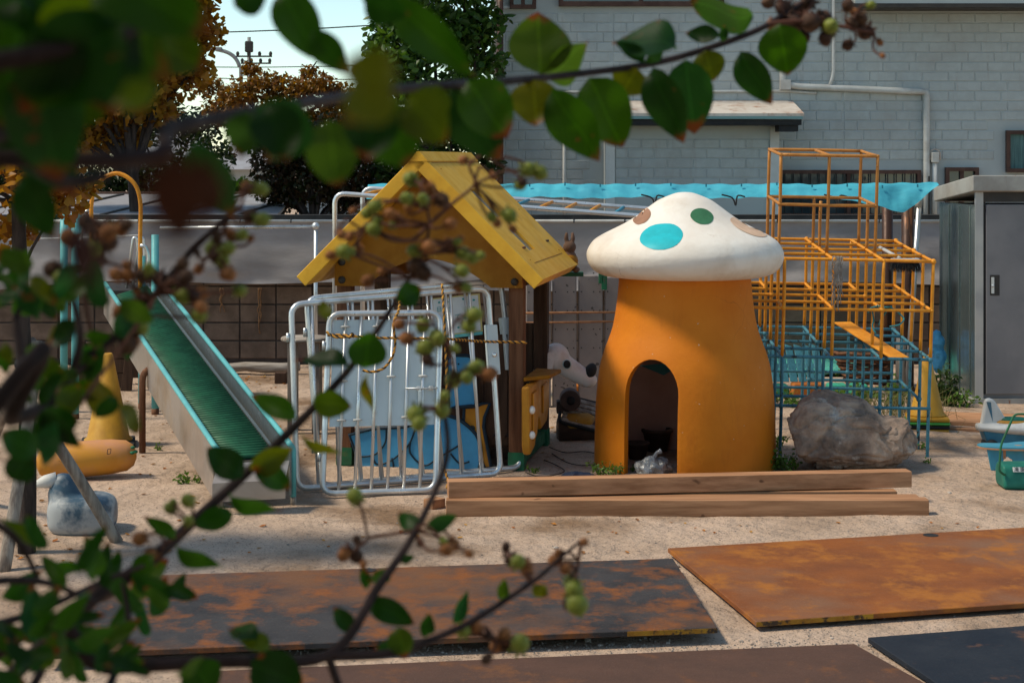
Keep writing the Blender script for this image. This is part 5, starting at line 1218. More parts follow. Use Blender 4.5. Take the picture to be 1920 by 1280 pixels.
# ================================================================== trees
OVAL = [(0, 0), (.3, .24), (.65, .26), (1, 0), (.65, -.26), (.3, -.24)]
FAN = [(0, 0), (.7, .52), (.98, .26), (.86, 0), (.98, -.26), (.7, -.52)]
STAR = [(0, 0), (.45, .42), (.6, .15), (1, 0), (.6, -.15), (.45, -.42)]
def foliage(q, pts, size, shape, rnd, up=.5, var=.35):
    vs = q.v; fs = q.f
    for p in pts:
        d = Vector((rnd.gauss(0, 1), rnd.gauss(0, 1), rnd.gauss(0, .7)-.25)).normalized()
        n = Vector((rnd.gauss(0, 1), rnd.gauss(0, 1), rnd.gauss(0, 1)+up)); n = (n-d*n.dot(d)).normalized(); y = n.cross(d)
        s = size*(1+rnd.uniform(-var, var)); b = len(vs); fold = rnd.uniform(.02, .2)
        for u, v in shape: vs.append(p+d*(u*s)+y*(v*s)+n*(abs(v)*fold*s-u*u*.18*s))
        fs.append((b, b+1, b+2, b+3)); fs.append((b, b+3, b+4, b+5))
        q.m += [0, 0]
def clumps(cs, n, rnd, flat=.75):
    out = []; tot = sum(r**2 for _, r in cs)
    for c, r in cs:
        for _ in range(int(n*r**2/tot)):
            d = Vector((rnd.gauss(0, 1), rnd.gauss(0, 1), rnd.gauss(0, 1)*flat)); d = d.normalized()*(rnd.random()**.45)*r; d.z *= flat; out.append(c+d)
    return out
def limb(q, pts, r0, r1, n=7):
    pp = smoothline(pts, 5); k = len(pp); q.tube(pp, [r0+(r1-r0)*i/(k-1) for i in range(k)], n)
m_bark = M('dark_bark', (.055, .04, .034), (.03, .023, .02), 9, .9, stretch=(3, 3, .6), bump=.006, bscale=25)
# ---- ginkgo with its stakes
rn = random.Random(21)
gb = G(50, 1034)
gk = thing('ginkgo_tree', 'slim staked ginkgo tree with yellow fan leaves', 'tree', gb)
tp = [gb+Vector((0, 0, -.03)), W(52, 840, gb.y), W(42, 600, gb.y), W(34, 380, gb.y), W(30, 180, gb.y), W(10, 60, gb.y), W(-20, -20, gb.y+.1), W(-40, -60, gb.y+.1)]
q = MB(); limb(q, tp, .052, .02, 10); tk = q.build('trunk', m_bark, gk, smooth=True, world=True)
gc = [(25, 250, 10.0, .26), (85, 300, 10.1, .22), (140, 355, 9.9, .15), (110, 385, 10.0, .16), (20, 420, 10.3, .2), (60, 190, 10.2, .25), (20, 100, 10, .35), (-60, 40, 10, .3), (-150, 150, 10.1, .4), (-160, 320, 10.2, .35), (-280, 200, 9.8, .5), (-300, 350, 9.6, .4), (40, 330, 9.8, .2)]
cs = [(W(a, b_, c), r) for a, b_, c, r in gc]
q = MB()
for c, r in cs:
    k = min(range(len(tp)), key=lambda i: (tp[i]-c).length+(.5 if tp[i].z > c.z else 0)); a = tp[k]
    mid = a.lerp(c, .5)+Vector((rn.uniform(-.1, .1), rn.uniform(-.1, .1), rn.uniform(-.05, .12))); q = MB(); limb(q, [a, mid, c, c+(c-mid)*.4], .014, .003, 5); q.build('branch', m_bark, gk, smooth=True, world=True)
q = MB(); foliage(q, clumps(cs, 3900, rn), .062, FAN, rn, .6)
q.build('crown', leafmat('ginkgo_leaf', [(.15, .055, .008), (.30, .12, .012), (.36, .17, .018), (.20, .13, .02), (.28, .10, .012)], .4), gk, world=True, fix=False)
tie = W(66, 700, gb.y)
for i, (foot, topp, lab) in enumerate(((G(8, 1068), W(74, 640, gb.y-.05), 'pale grey tree stake leaning in from the shrub side'), (G(219, 1014), W(52, 745, gb.y+.02), 'dark tree stake sloping down towards the slide'), (G(-60, 935), W(60, 640, gb.y+.1), 'tree stake behind the ginkgo trunk'))):
    t = thing('tree_stake', lab, 'stake', foot, group='stakes propping the ginkgo')
    q = MB(); d = (topp-foot); limb(q, [foot-d*.01, foot+d*.5+Vector((.006, 0, 0)), topp], .036, .031, 10); q.build('pole', m_grey, t, smooth=True, world=True)
    q = MB(); c = foot+d*.86; x, y, zz = frame(d); q.tube([c+(x*math.cos(a/10*2*math.pi)+y*math.sin(a/10*2*math.pi))*.042+d.normalized()*.002*a for a in range(30)], .006, 5); q.build('tie_wire', m_black, t, smooth=True, world=True)
# ---- autumn maple and green tree behind the wall, dark hedge bushes
def tree(name, label, base, crown, n, size, shape, lm, rnd, trunk=.09, group=None, flat=.8):
    t = thing(name, label, 'tree', base, group=group)
    top = sum((c for c, r in crown), Vector())/len(crown)
    fork = Vector((base.x, base.y, max(1.0, min(c.z for c, r in crown)*.8)))
    q = MB(); limb(q, [base-Vector((0, 0, .05)), base.lerp(fork, .5)+Vector((.05, .03, 0)), fork, fork.lerp(top, .6)], trunk, trunk*.5, 10); tk = q.build('trunk', m_bark, t, smooth=True, world=True)
    for c, r in crown:
        q = MB(); m_ = fork.lerp(c, .5)+Vector((rnd.uniform(-.15, .15), rnd.uniform(-.1, .1), rnd.uniform(0, .15))); limb(q, [fork, m_, c, c+(c-m_)*.3], trunk*.35, .006, 6); q.build('limb', m_bark, t, smooth=True, world=True)
    q = MB(); foliage(q, clumps(crown, n, rnd, flat), size, shape, rnd, .7); q.build('crown', lm, t, world=True, fix=False)
    return t
lm_green = leafmat('green_tree_leaf', [(.02, .05, .009), (.045, .10, .016), (.085, .15, .02), (.05, .11, .025), (.018, .04, .009)], .35, .4)
lm_maple = leafmat('maple_leaf', [(.14, .06, .012), (.22, .10, .016), (.27, .13, .02), (.11, .075, .018), (.19, .07, .014)], .35)
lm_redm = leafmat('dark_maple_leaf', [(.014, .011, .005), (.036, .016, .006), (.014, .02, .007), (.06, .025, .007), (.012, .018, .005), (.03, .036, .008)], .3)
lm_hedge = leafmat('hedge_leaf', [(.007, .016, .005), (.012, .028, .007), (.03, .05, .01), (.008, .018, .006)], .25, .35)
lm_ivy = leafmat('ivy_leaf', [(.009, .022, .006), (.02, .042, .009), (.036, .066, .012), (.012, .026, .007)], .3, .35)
def cl(lst, z0): return [(W(a, b_, z0+dz), r) for a, b_, dz, r in lst]
tree('green_broadleaf_tree', 'bushy green tree beside the white house', Vector((W(815, 0, 21.8).x, 21.8, 0)), cl([(800, 60, 0, .55), (745, 110, -.2, .42), (860, 70, .2, .5), (715, 150, 0, .26), (790, 170, -.3, .42), (860, 170, 0, .4), (900, 120, .3, .35), (905, 40, .2, .35), (790, -30, 0, .6), (880, -60, .2, .6), (730, 55, .1, .3), (760, 215, 0, .3), (835, 225, 0, .3), (705, 90, .1, .16), (820, -160, 0, .7), (890, 210, .3, .3)], 21.8), 6500, .125, OVAL, lm_green, rn, .09)
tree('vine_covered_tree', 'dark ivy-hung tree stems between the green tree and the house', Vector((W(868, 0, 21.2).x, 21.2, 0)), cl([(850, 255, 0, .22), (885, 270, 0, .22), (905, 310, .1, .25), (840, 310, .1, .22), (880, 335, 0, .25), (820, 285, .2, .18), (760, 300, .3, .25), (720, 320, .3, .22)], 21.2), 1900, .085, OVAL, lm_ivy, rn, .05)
tree('autumn_maple', 'orange-brown autumn maple crown below the utility pole', Vector((W(520, 0, 23).x, 23, 0)), cl([(450, 175, 0, .28), (500, 160, 0, .26), (550, 170, 0, .28), (600, 165, 0, .28), (640, 180, 0, .25), (420, 205, .3, .3), (470, 130, .2, .14), (580, 135, .2, .13), (520, 205, 0, .3), (620, 215, 0, .3), (390, 160, .4, .22), (560, 225, 0, .3), (660, 230, .2, .25)], 23), 6500, .07, STAR, lm_maple, rn, .08)
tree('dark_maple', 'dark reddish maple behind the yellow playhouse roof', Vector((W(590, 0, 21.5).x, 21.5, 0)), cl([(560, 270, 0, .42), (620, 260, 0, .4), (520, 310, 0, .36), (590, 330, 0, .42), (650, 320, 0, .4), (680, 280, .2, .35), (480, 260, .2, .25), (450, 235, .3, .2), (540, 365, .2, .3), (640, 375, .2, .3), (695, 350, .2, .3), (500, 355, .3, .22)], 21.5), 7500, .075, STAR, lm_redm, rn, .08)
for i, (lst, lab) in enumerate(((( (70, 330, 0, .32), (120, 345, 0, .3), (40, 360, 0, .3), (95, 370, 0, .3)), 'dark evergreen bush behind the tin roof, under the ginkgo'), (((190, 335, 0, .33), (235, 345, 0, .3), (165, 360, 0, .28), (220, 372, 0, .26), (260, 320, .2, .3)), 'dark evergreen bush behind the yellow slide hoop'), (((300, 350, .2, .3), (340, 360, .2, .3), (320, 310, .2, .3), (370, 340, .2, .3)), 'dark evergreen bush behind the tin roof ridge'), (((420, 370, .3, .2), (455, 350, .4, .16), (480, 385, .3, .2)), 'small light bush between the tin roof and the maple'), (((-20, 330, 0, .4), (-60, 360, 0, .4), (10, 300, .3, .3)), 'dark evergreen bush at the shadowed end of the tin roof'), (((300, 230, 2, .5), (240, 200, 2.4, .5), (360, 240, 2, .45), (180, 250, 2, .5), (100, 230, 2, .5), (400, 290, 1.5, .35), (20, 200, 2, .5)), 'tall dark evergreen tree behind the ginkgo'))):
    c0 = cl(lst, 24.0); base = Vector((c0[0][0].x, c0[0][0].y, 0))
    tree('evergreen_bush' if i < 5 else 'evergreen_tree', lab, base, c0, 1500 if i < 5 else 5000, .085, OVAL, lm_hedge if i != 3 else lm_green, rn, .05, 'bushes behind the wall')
tree('golden_ginkgo', 'golden ginkgo crown rising behind the grey windbreak sheet', Vector((W(250, 0, 21).x, 21, 0)), cl([(300, 30, 0, .6), (350, 60, .2, .45), (365, 130, 0, .25), (310, 140, 0, .42), (250, 110, 0, .5), (335, -20, 0, .5), (220, 20, 0, .6), (160, 100, .2, .5), (270, -120, 0, .8), (290, 200, 0, .3), (100, 150, 0, .45), (200, 190, 0, .45), (80, 230, 0, .4), (140, 260, 0, .35), (220, 250, .3, .35), (60, 160, .2, .5)], 21), 9500, .095, FAN, leafmat('golden_leaf', [(.13, .05, .008), (.27, .115, .012), (.34, .17, .018), (.2, .12, .02)], .4), rn, .1)
# distant house glimpsed through the trees and a far line of roofs and woods
m_fh = M('far_house_wall', (.42, .43, .43), (.36, .37, .37), 1, .8)
for i, (a, c, y0, z_, lab) in enumerate(((425, 475, 318, 45, 'pale distant house glimpsed between the trees'), (560, 600, 300, 50, 'grey distant house behind the dark maple'), (-80, 60, 290, 55, 'grey distant house behind the ginkgo'), (240, 330, 296, 60, 'wide distant house behind the bushes'), (640, 740, 296, 52, 'distant house behind the green tree'))):
    p0, p1 = W(a, y0, z_), W(c, y0, z_); t = thing('distant_house', lab, 'house', ((p0.x+p1.x)/2, z_, 0), group='houses beyond the trees')
    q = MB(); q.box2((p0.x, z_, 0), (p1.x, z_+6, p0.z)); q.build('wall', m_fh, t, world=True)
    q = MB(); q.prism([(p0.x-.3, z_-.3, p0.z+.002), (p0.x-.3, z_+6.3, p0.z+.002), (p0.x-.3, z_+3, p0.z+.9)], (p1.x-p0.x+.6, 0, 0)); q.build('roof', m_tin, t, world=True)
    for k in range(2):
        q = MB(); xx = p0.x+(p1.x-p0.x)*(.2+.42*k); q.box2((xx, z_-.03, p0.z-1.3), (xx+(p1.x-p0.x)*.2, z_-.004, p0.z-.5)); q.build('window', m_glass, t, world=True)

# ================================================================== weeds
lm_weed = leafmat('weed_leaf', [(.06, .13, .02), (.10, .19, .03), (.16, .24, .035), (.05, .10, .02)], .35)
m_stem = M('weed_stem', (.10, .13, .04), None, rough=.7)
def weed(label, px, py, w, h, n, size, lm=lm_weed, hz=0):
    p = G(px, py); p.z = ground_h(p.x, p.y)+hz; t = thing('weed', label, 'weed', p, group='weeds growing in the yard'); rnd = random.Random(int(px*13+py))
    q = MB(); pts = []
    for _ in range(max(4, n//9)):
        a = rnd.uniform(0, 6.28); r = w*math.sqrt(rnd.random()); tip = Vector((r*math.cos(a), r*math.sin(a)*.7, h*rnd.uniform(.35, 1)*(1-.4*r/w))); root = Vector((tip.x*.5, tip.y*.5, -.005))
        q.tube([root, root.lerp(tip, .5)+Vector((0, 0, .02)), tip], [.003, .0025, .0015], 4); 
        for k in range(9): u = rnd.uniform(.35, 1.02); pts.append(root.lerp(tip, u)+Vector((rnd.gauss(0, size*.5), rnd.gauss(0, size*.5), rnd.gauss(0, size*.25))))
    tag(q.build('stems', m_stem, t, fix=False), kind='stuff'); f = MB(); foliage(f, pts[:n], size, OVAL, rnd, 1.2); tag(f.build('leaves', lm, t, fix=False), kind='stuff')
for a in (('bright green weed at the foot of the mushroom door', 1138, 890, .15, .13, 170, .026), ('small weed just inside the mushroom doorway', 1178, 884, .07, .1, 50, .024), ('leafy weed between the mushroom and the boulder', 1470, 880, .13, .2, 190, .035), ('weed tuft behind the gym corner post by the mushroom', 1452, 838, .12, .16, 110, .035), ('broad yellow-green weed inside the jungle gym', 1605, 770, .22, .26, 260, .05), ('weed patch behind the boulder by the orange block', 1510, 775, .25, .12, 180, .04), ('green weed beside the green edging block', 1462, 765, .16, .22, 170, .045), ('tall weed beside the pale tree stump', 1672, 770, .18, .36, 230, .045), ('dark leafy weed at the locker side', 1772, 760, .15, .45, 300, .05, lm_ivy), ('yellow-green weed spreading at the locker corner', 1800, 762, .17, .2, 200, .04), ('weed at the foot of the cone by the jungle gym', 1722, 842, .06, .09, 45, .025), ('weed under the front corner post of the gym', 1742, 868, .05, .05, 30, .02), ('low weed on the sand by the rusty compressor', 1112, 800, .12, .07, 70, .025), ('tiny weed beside the slide leg', 297, 842, .045, .07, 30, .022), ('dry weed under the slide side', 360, 905, .12, .10, 90, .028), ('weed at the green playhouse foot', 1000, 885, .07, .09, 50, .024), ('weed growing at the dog rider base', 1050, 748, .1, .1, 80, .03), ('weed in front of the orange edging block', 1100, 750, .13, .08, 90, .028), ('low weed by the wall behind the gym', 1560, 700, .4, .1, 150, .04), ('weed between the boulder tail and the blue gym posts', 1690, 825, .1, .1, 80, .028)):
    weed(*a)
# dry grass blades inside the gym
p = G(1680, 790); q = MB(); rnd = random.Random(4)
for _ in range(260):
    a = Vector((p.x+rnd.gauss(0, .22), p.y+rnd.gauss(0, .25), .0)); a.z = ground_h(a.x, a.y); h_ = rnd.uniform(.08, .26); q.tube([a, a+Vector((rnd.gauss(0, .03), rnd.gauss(0, .03), h_*.6)), a+Vector((rnd.gauss(0, .09), rnd.gauss(0, .07), h_))], [.0025, .002, .0007], 3, False)
tag(q.build('dry_grass', leafmat('dry_blade', [(.22, .17, .07), (.14, .15, .04), (.26, .2, .1)], .2), fix=False), 'dry straw-coloured grass inside the jungle gym', 'grass', kind='stuff')
# thin dead vines on the ground
for i, pts in enumerate((((985, 885), (1010, 893), (1040, 890), (1058, 882), (1040, 870), (1020, 862)), ((1035, 850), (1062, 866), (1090, 872), (1118, 870)), ((1030, 838), (1060, 848), (1095, 846), (1118, 850)))):
    q = MB(); q.tube(smoothline([G(a, b_, .012) for a, b_ in pts], 6), .004, 5); tag(q.build('dead_vine', m_bark, smooth=True), ['long dead vine looping from the playhouse foot', 'dead vine lying nearest the mushroom base', 'dead vine lying beside the rusty compressor'][i], 'vine')
q = MB(); c = G(1085, 893); q.ball((0, 0, .0), (.12, .05, .035), 30, 16)
for v in q.v: v += v.normalized()*(noise.noise(v*30)*.02)
for v in q.v: v.z = max(v.z, -.003)
q.v = [v+c for v in q.v]; tag(q.build('dark_cloth', M('navy_cloth', (.012, .02, .045), (.02, .03, .06), 20, .8, bump=.003)), 'crumpled dark navy cloth on the sand behind the beams', 'cloth')
# ================================================================== fallen leaves, stones
lm_fall = [leafmat('fallen_leaf_a', [(.42, .17, .03), (.30, .10, .025)], .1, .7, False), leafmat('fallen_leaf_b', [(.20, .09, .04), (.48, .26, .06)], .1, .7, False)]
flm = []
for k in range(4):
    rnd = random.Random(k+50); q = MB()
    ol = [(0, 0), (.25, .22), (.55, .3), (.85, .18), (1, 0), (.8, -.2), (.5, -.3), (.2, -.2)]
    q.v = [Vector(((u-.5), v*(1+.3*rnd.uniform(-1, 1)), .05+abs(v)*rnd.uniform(.2, .7)+.25*(u-.5)**2)) for u, v in ol]+[Vector((0, 0, .03))]
    me = bpy.data.meshes.new('fallen_leaf'); me.from_pydata([tuple(v) for v in q.v], [], [(i, (i+1) % 8, 8) for i in range(8)]); me.materials.append(lm_fall[k % 2]); flm.append(me)
rnd = random.Random(99)
def drop(where, n, x0, x1, y0, y1, s0=.028, s1=.05, h=None):
    for _ in range(n):
        px, py = rnd.uniform(x0, x1), rnd.uniform(y0, y1); p = G(px, py); p.z = (ground_h(p.x, p.y)+.002) if h is None else h
        o = bpy.data.objects.new('fallen_leaf', flm[rnd.randrange(4)]); COL.objects.link(o); s = rnd.uniform(s0, s1); o.scale = (s, s, s); o.location = p
        o.rotation_euler = (rnd.uniform(-.25, .25), rnd.uniform(-.25, .25), rnd.uniform(0, 6.28))
        tag(o, 'dry fallen leaf lying '+where, 'leaf', 'dry leaves '+where)
drop('behind the slide near the wooden trough', 34, 150, 560, 690, 760); drop('under and beside the slide', 46, 200, 620, 760, 900); drop('on the sand around the bird stool', 26, 60, 620, 900, 1060); drop('on the sand before the foremost beam', 16, 600, 1200, 975, 1040); drop('beside the rusty orange plate', 14, 1150, 1900, 975, 1000, .02, .035)
drop('along the pale log', 26, 430, 560, 700, 730); drop('between the playhouse and the mushroom', 14, 1000, 1120, 760, 880); drop('under the jungle gym', 16, 1560, 1760, 790, 870); drop('at the foot of the tree stakes', 10, 0, 320, 1040, 1080)
stm = []
for k in range(4):
    bm = bmesh.new(); bmesh.ops.create_icosphere(bm, subdivisions=2, radius=.5)
    for v in bm.verts: v.co *= 1+.35*noise.noise(v.co*2.2+Vector((k*7, 0, 0))); v.co.z *= .65
    me = bpy.data.meshes.new('stone'); bm.to_mesh(me); bm.free(); stm.append(me)
m_st = M('pale_stone', (.42, .37, .32), (.28, .23, .19), 20, .85, bump=.003, bscale=80, rvar=.35)
for me in stm: me.materials.append(m_st)
def stones(lst, label, group):
    for px, py, s in lst:
        p = G(px, py); p.z = ground_h(p.x, p.y)+s*.12
        o = bpy.data.objects.new('stone', stm[rnd.randrange(4)]); COL.objects.link(o); o.location = p; o.scale = (s, s*rnd.uniform(.7, 1), s*rnd.uniform(.7, 1)); o.rotation_euler = (0, 0, rnd.uniform(0, 6)); tag(o, label, 'stone', group)
stones([(1250, 1048, .035), (1266, 1061, .05), (1275, 1052, .022)], 'pale stone lying between the two big steel plates', 'stones between the plates')
stones([(1102, 1200, .038), (1126, 1209, .03), (1252, 1204, .022), (795, 1213, .02), (830, 1222, .02), (1390, 1200, .022), (1455, 1204, .02), (1300, 1195, .02), (1030, 1218, .022), (950, 1222, .018), (1560, 1195, .02), (1180, 1208, .018)], 'small stone on the strip of sand between the plates', 'stones on the sand strip')
stones([(1043, 1027, .035), (185, 1012, .05), (540, 1020, .02), (1780, 925, .035), (760, 1000, .02), (145, 1000, .02), (1400, 985, .02)], 'single stone lying on the open sand', 'stones on the open sand')
q = MB()
for _ in range(900):
    px, py = (rnd.uniform(500, 1650), rnd.gauss(1212, 9)) if rnd.random() < .6 else (rnd.uniform(0, 1900), rnd.uniform(930, 1210))
    p = G(px, py); p.z = ground_h(p.x, p.y); s = rnd.uniform(.003, .009); q.add([p+Vector((s, 0, 0)), p+Vector((-s*.5, s*.8, 0)), p+Vector((-s*.5, -s*.8, 0)), p+Vector((0, 0, s))], [(0, 1, 3), (1, 2, 3), (2, 0, 3)])
tag(q.build('gravel', m_st, fix=False), 'fine gravel scattered on the sand', 'gravel', kind='stuff')
# ================================================================== crape myrtle hanging over the view
rs = random.Random(77)
m_twig = M('myrtle_bark', (.035, .018, .016), (.02, .012, .011), 30, .7, bump=.002, bscale=120)
m_thin = M('myrtle_twig', (.13, .05, .03), (.08, .035, .025), 30, .7)
lm_cm = leafmat('myrtle_leaf', [(.006, .020, .003), (.010, .034, .004), (.024, .058, .005), (.008, .036, .009), (.04, .062, .005)], .55, .45, False, tip=(.10, .03, .012), tv=2.8)
lm_cy = leafmat('myrtle_leaf_yellow', [(.07, .085, .008), (.10, .095, .008), (.055, .08, .008)], .5, .45, False, tip=(.14, .06, .012), tv=2)
lm_cd = leafmat('myrtle_leaf_red', [(.035, .010, .006), (.05, .016, .007)], .4, .4, False)
cm = thing('crape_myrtle', 'crape myrtle with dark branches, oval leaves and round seed pods hanging before the yard', 'shrub', (-1.35, .75, 0))
def leafmesh(bendv, cup, curl):
    q = MB(); nu, nv = 10, 4
    def f(u, v):
        w = (math.sin(math.pi*min(1, u)**.82)**.72)*.5 if 0 < u < 1 else 0
        s = (v-.5)*2
        return Vector((u, s*w, -bendv*u*u+cup*abs(s)*w*.6+curl*.06*math.sin(u*7+s)))
    q.grid(f, nu, nv); me = bpy.data.meshes.new('leaf'); me.from_pydata([tuple(v) for v in q.v], [], q.f)
    for p in me.polygons: p.use_smooth = True
    return me
LM = {}
for mn, mt in (('g', lm_cm), ('y', lm_cy), ('r', lm_cd)):
    LM[mn] = []
    for bv, cu, cr in ((.05, .25, 1), (.2, .35, 1), (-.12, .2, 1.5), (.4, .3, 1), (.55, .5, 1)):
        me = leafmesh(bv, cu, cr); me.materials.append(mt); LM[mn].append(me)
CMI = WM[cm.name].inverted()
def leaf3(b, t, w, roll, var=0, col='g', name='leaf'):
    x = t-b; L_ = x.length; x.normalize(); view = b.normalized() if False else (b-Vector((0, 0, H))).normalized()
    z = -(view-x*view.dot(x)).normalized(); y = z.cross(x)
    c, s = math.cos(roll), math.sin(roll); y, z = y*c+z*s, z*c-y*s
    m = basis(x*L_, y*w, z*L_, b); o = bpy.data.objects.new(name, LM[col][var]); COL.objects.link(o); o.parent = cm
    o.matrix_parent_inverse = Matrix(); mm = CMI @ m
    o.matrix_local = mm; return o
def lf(bx, by, tx, ty, w, z, col='g', roll=None, var=None, dz=None):
    if roll is None: roll = rs.uniform(-.45, .45)
    if var is None: var = rs.choice((0, 1, 2))
    if dz is None: dz = rs.uniform(-.012, .012)
    b, t = W(bx, by, z), W(tx, ty, z+dz); leaf3(b, t, w*z/F/max(.3, math.cos(roll)), roll, var, col)
def branch(pts, r0, r1, m=m_twig, name='branch'):
    q = MB(); pp = smoothline([W(*p) if len(p) == 3 else Vector(p[:3]) for p in pts], 6); k = len(pp); q.tube(pp, [r0+(r1-r0)*i/(k-1) for i in range(k)], 8); return q.build(name, m, cm, smooth=True, world=True)
def branchv(pts, r0, r1, m=m_twig, name='branch'):
    q = MB(); pp = smoothline(pts, 6); k = len(pp); q.tube(pp, [r0+(r1-r0)*i/(k-1) for i in range(k)], 8); return q.build(name, m, cm, smooth=True, world=True)
# stems from the ground, left of the view
hub1 = Vector((-.62, .62, 2.28)); hub2 = Vector((-.70, .95, 1.55))
branchv([Vector((-1.35, .75, -.02)), Vector((-1.28, .74, .8)), Vector((-1.1, .7, 1.6)), Vector((-.8, .64, 2.15)), hub1], .035, .012, name='trunk')
branchv([Vector((-1.3, .8, -.02)), Vector((-1.2, .85, .6)), Vector((-.95, .92, 1.2)), hub2], .03, .012, name='trunk')
branchv([Vector((-1.4, .7, -.02)), Vector((-1.5, .6, 1.2)), Vector((-1.4, .6, 2.4)), Vector((-1.2, .8, 3.3)), Vector((-.9, 1.0, 3.9))], .04, .012, name='trunk')
branchv([Vector((-1.4, .6, 2.4)), Vector((-.9, .3, 3.1)), Vector((-.2, .4, 3.6))], .02, .008)
# top branch
branchv([hub1, W(60, 300, .68), W(330, 238, .74), W(560, 196, .9), W(760, 166, 1.1), W(950, 152, 1.32), W(1100, 137, 1.45), W(1230, 118, 1.53), W(1330, 90, 1.58), W(1420, 57, 1.62), W(1480, 22, 1.66), W(1560, -25, 1.7)], .0036, .0028)
branch([(1440, 45, 1.63), (1500, 40, 1.64), (1560, 48, 1.65), (1640, 62, 1.66)], .0022, .0012, m_thin)
branch([(1470, 28, 1.65), (1455, -30, 1.66)], .002, .0012, m_thin)
T_ = [(1012, 140, 1010, 22, 118, 1.42, 'g', .15, 0), (1018, 138, 1112, 108, 60, 1.44, 'g', 1.05, 3), (876, 152, 952, 258, 105, 1.2, 'g', -.2, 0), (846, 168, 935, 306, 95, 1.22, 'g', .2, 1), (1000, 150, 1006, 236, 92, 1.36, 'y', 0, 0), (1036, 165, 1118, 308, 84, 1.35, 'g', .3, 1), (1104, 146, 1168, 276, 104, 1.42, 'g', -.15, 0), (1195, 128, 1165, 178, 74, 1.5, 'y', 0, 0), (1224, 126, 1276, 270, 72, 1.46, 'g', .3, 1), (1285, 112, 1302, 252, 92, 1.5, 'g', 0, 0), (1322, 95, 1338, 152, 62, 1.56, 'y', 0, 0), (1268, 92, 1158, 48, 70, 1.5, 'g', .9, 3), (1210, 118, 1158, 74, 26, 1.5, 'g', .6, 1), (1206, 116, 1258, 74, 26, 1.5, 'g', .6, 1), (1388, 96, 1442, 198, 60, 1.6, 'g', .3, 1), (1462, 45, 1476, 142, 92, 1.6, 'g', .1, 0), (1412, 30, 1298, 36, 60, 1.6, 'g', -.95, 3), (1350, 68, 1284, 62, 34, 1.55, 'g', .3, 0), (1355, 78, 1358, 48, 18, 1.56, 'g', .3, 0),
      (745, 150, 640, 128, 100, .38, 'y', .1, 0), (730, 165, 650, 230, 95, .4, 'y', .2, 0), (700, 190, 765, 315, 125, .72, 'g', .1, 0), (615, 225, 634, 350, 105, .8, 'g', -.1, 1), (765, 180, 832, 265, 92, .72, 'y', .2, 1), (700, 180, 690, 300, 110, .68, 'g', 0, 0), (735, -5, 882, 145, 74, .98, 'g', .2, 1), (528, -20, 592, 108, 84, .95, 'g', .1, 1), (588, 55, 645, 140, 58, .92, 'g', .3, 1), (440, 15, 500, -20, 60, .9, 'g', .2, 0), (560, 190, 500, 300, 120, .72, 'g', .2, 0), (500, 200, 540, 290, 100, .7, 'g', -.2, 1), (300, 165, 210, 195, 62, .4, 'y', .1, 0), (365, 265, 432, 418, 82, .85, 'g', .3, 1), (335, 280, 330, 470, 120, .21, 'r', .1, 0), (385, 290, 390, 430, 80, .26, 'r', .2, 1), (470, 210, 440, 300, 70, .7, 'g', .2, 1), (150, 430, 165, 540, 70, .24, 'r', .1, 0), (820, 160, 800, 230, 70, .95, 'y', .1, 1), (680, 0, 760, 30, 60, .95, 'g', .5, 1)]
for a in T_: lf(*a)
# the dense shaded corner above
for _ in range(48):
    x, y = rs.uniform(-60, 240), rs.uniform(-60, 70); z = rs.uniform(.6, .85); a = rs.uniform(.2, 2.9); l_ = rs.uniform(.03, .045)*F/z
    lf(x, y, x+l_*math.cos(a), y+l_*math.sin(a), l_*rs.uniform(.55, .75), z, 'g')
for x, y in ((-20, 160), (20, 220), (60, 120), (10, 120), (150, 110), (-20, 250), (215, 120), (40, 330)):
    z = rs.uniform(.6, .85); a = rs.uniform(.6, 2.4); l_ = rs.uniform(.03, .045)*F/z
    lf(x, y, x+l_*math.cos(a), y+l_*math.sin(a), l_*rs.uniform(.5, .7), z, 'g')
for pts in ([(-40, 120, .6), (80, 100, .6), (240, 60, .62), (330, -20, .65)], [(-40, 260, .65), (90, 230, .7), (200, 190, .75), (290, 170, .8)], [(60, 300, .68), (120, 340, .7), (200, 330, .72)]): branch(pts, .004, .002)
# rising stems
Cb = [(-120, 1420, 1.0), (60, 1230, 1.15), (200, 1110, 1.2), (297, 1037, 1.22), (359, 980, 1.25), (469, 880, 1.28), (587, 765, 1.3), (660, 685, 1.32), (720, 600, 1.33), (768, 520, 1.34)]
branchv([hub2]+[W(*p) for p in Cb[1:]], .0062, .0018)
Eb = [(-60, 1262, 1.1), (200, 1250, 1.12), (420, 1240, 1.15), (615, 1228, 1.18), (709, 1100, 1.22), (779, 995, 1.26), (837, 862, 1.3), (832, 765, 1.32)]
branchv([hub2]+[W(*p) for p in Eb], .006, .0015)
branch([(615, 1228, 1.18), (740, 1222, 1.2), (873, 1170, 1.24), (994, 1093, 1.28), (1040, 1055, 1.3), (1090, 1012, 1.32)], .0035, .001)
Db = [(-40, 800, .95), (20, 785, 1.0), (81, 765, 1.05), (131, 708, 1.08), (180, 655, 1.1), (240, 615, 1.12), (300, 540, 1.14), (360, 470, 1.15), (430, 405, 1.16), (455, 385, 1.17)]
branchv([hub2]+[W(*p) for p in Db], .0055, .0013)
branch([(131, 708, 1.08), (150, 640, 1.08), (135, 560, 1.09), (90, 500, 1.1)], .003, .0015); branch([(20, 785, 1.0), (40, 690, 1.02), (30, 600, 1.04), (60, 540, 1.05)], .003, .0015)
branch([(615, 1228, 1.18), (640, 1300, 1.18)], .003, .003)
branch([(81, 765, 1.05), (110, 800, 1.05), (200, 690, 1.08), (290, 560, 1.1)], .0016, .001, m_thin)
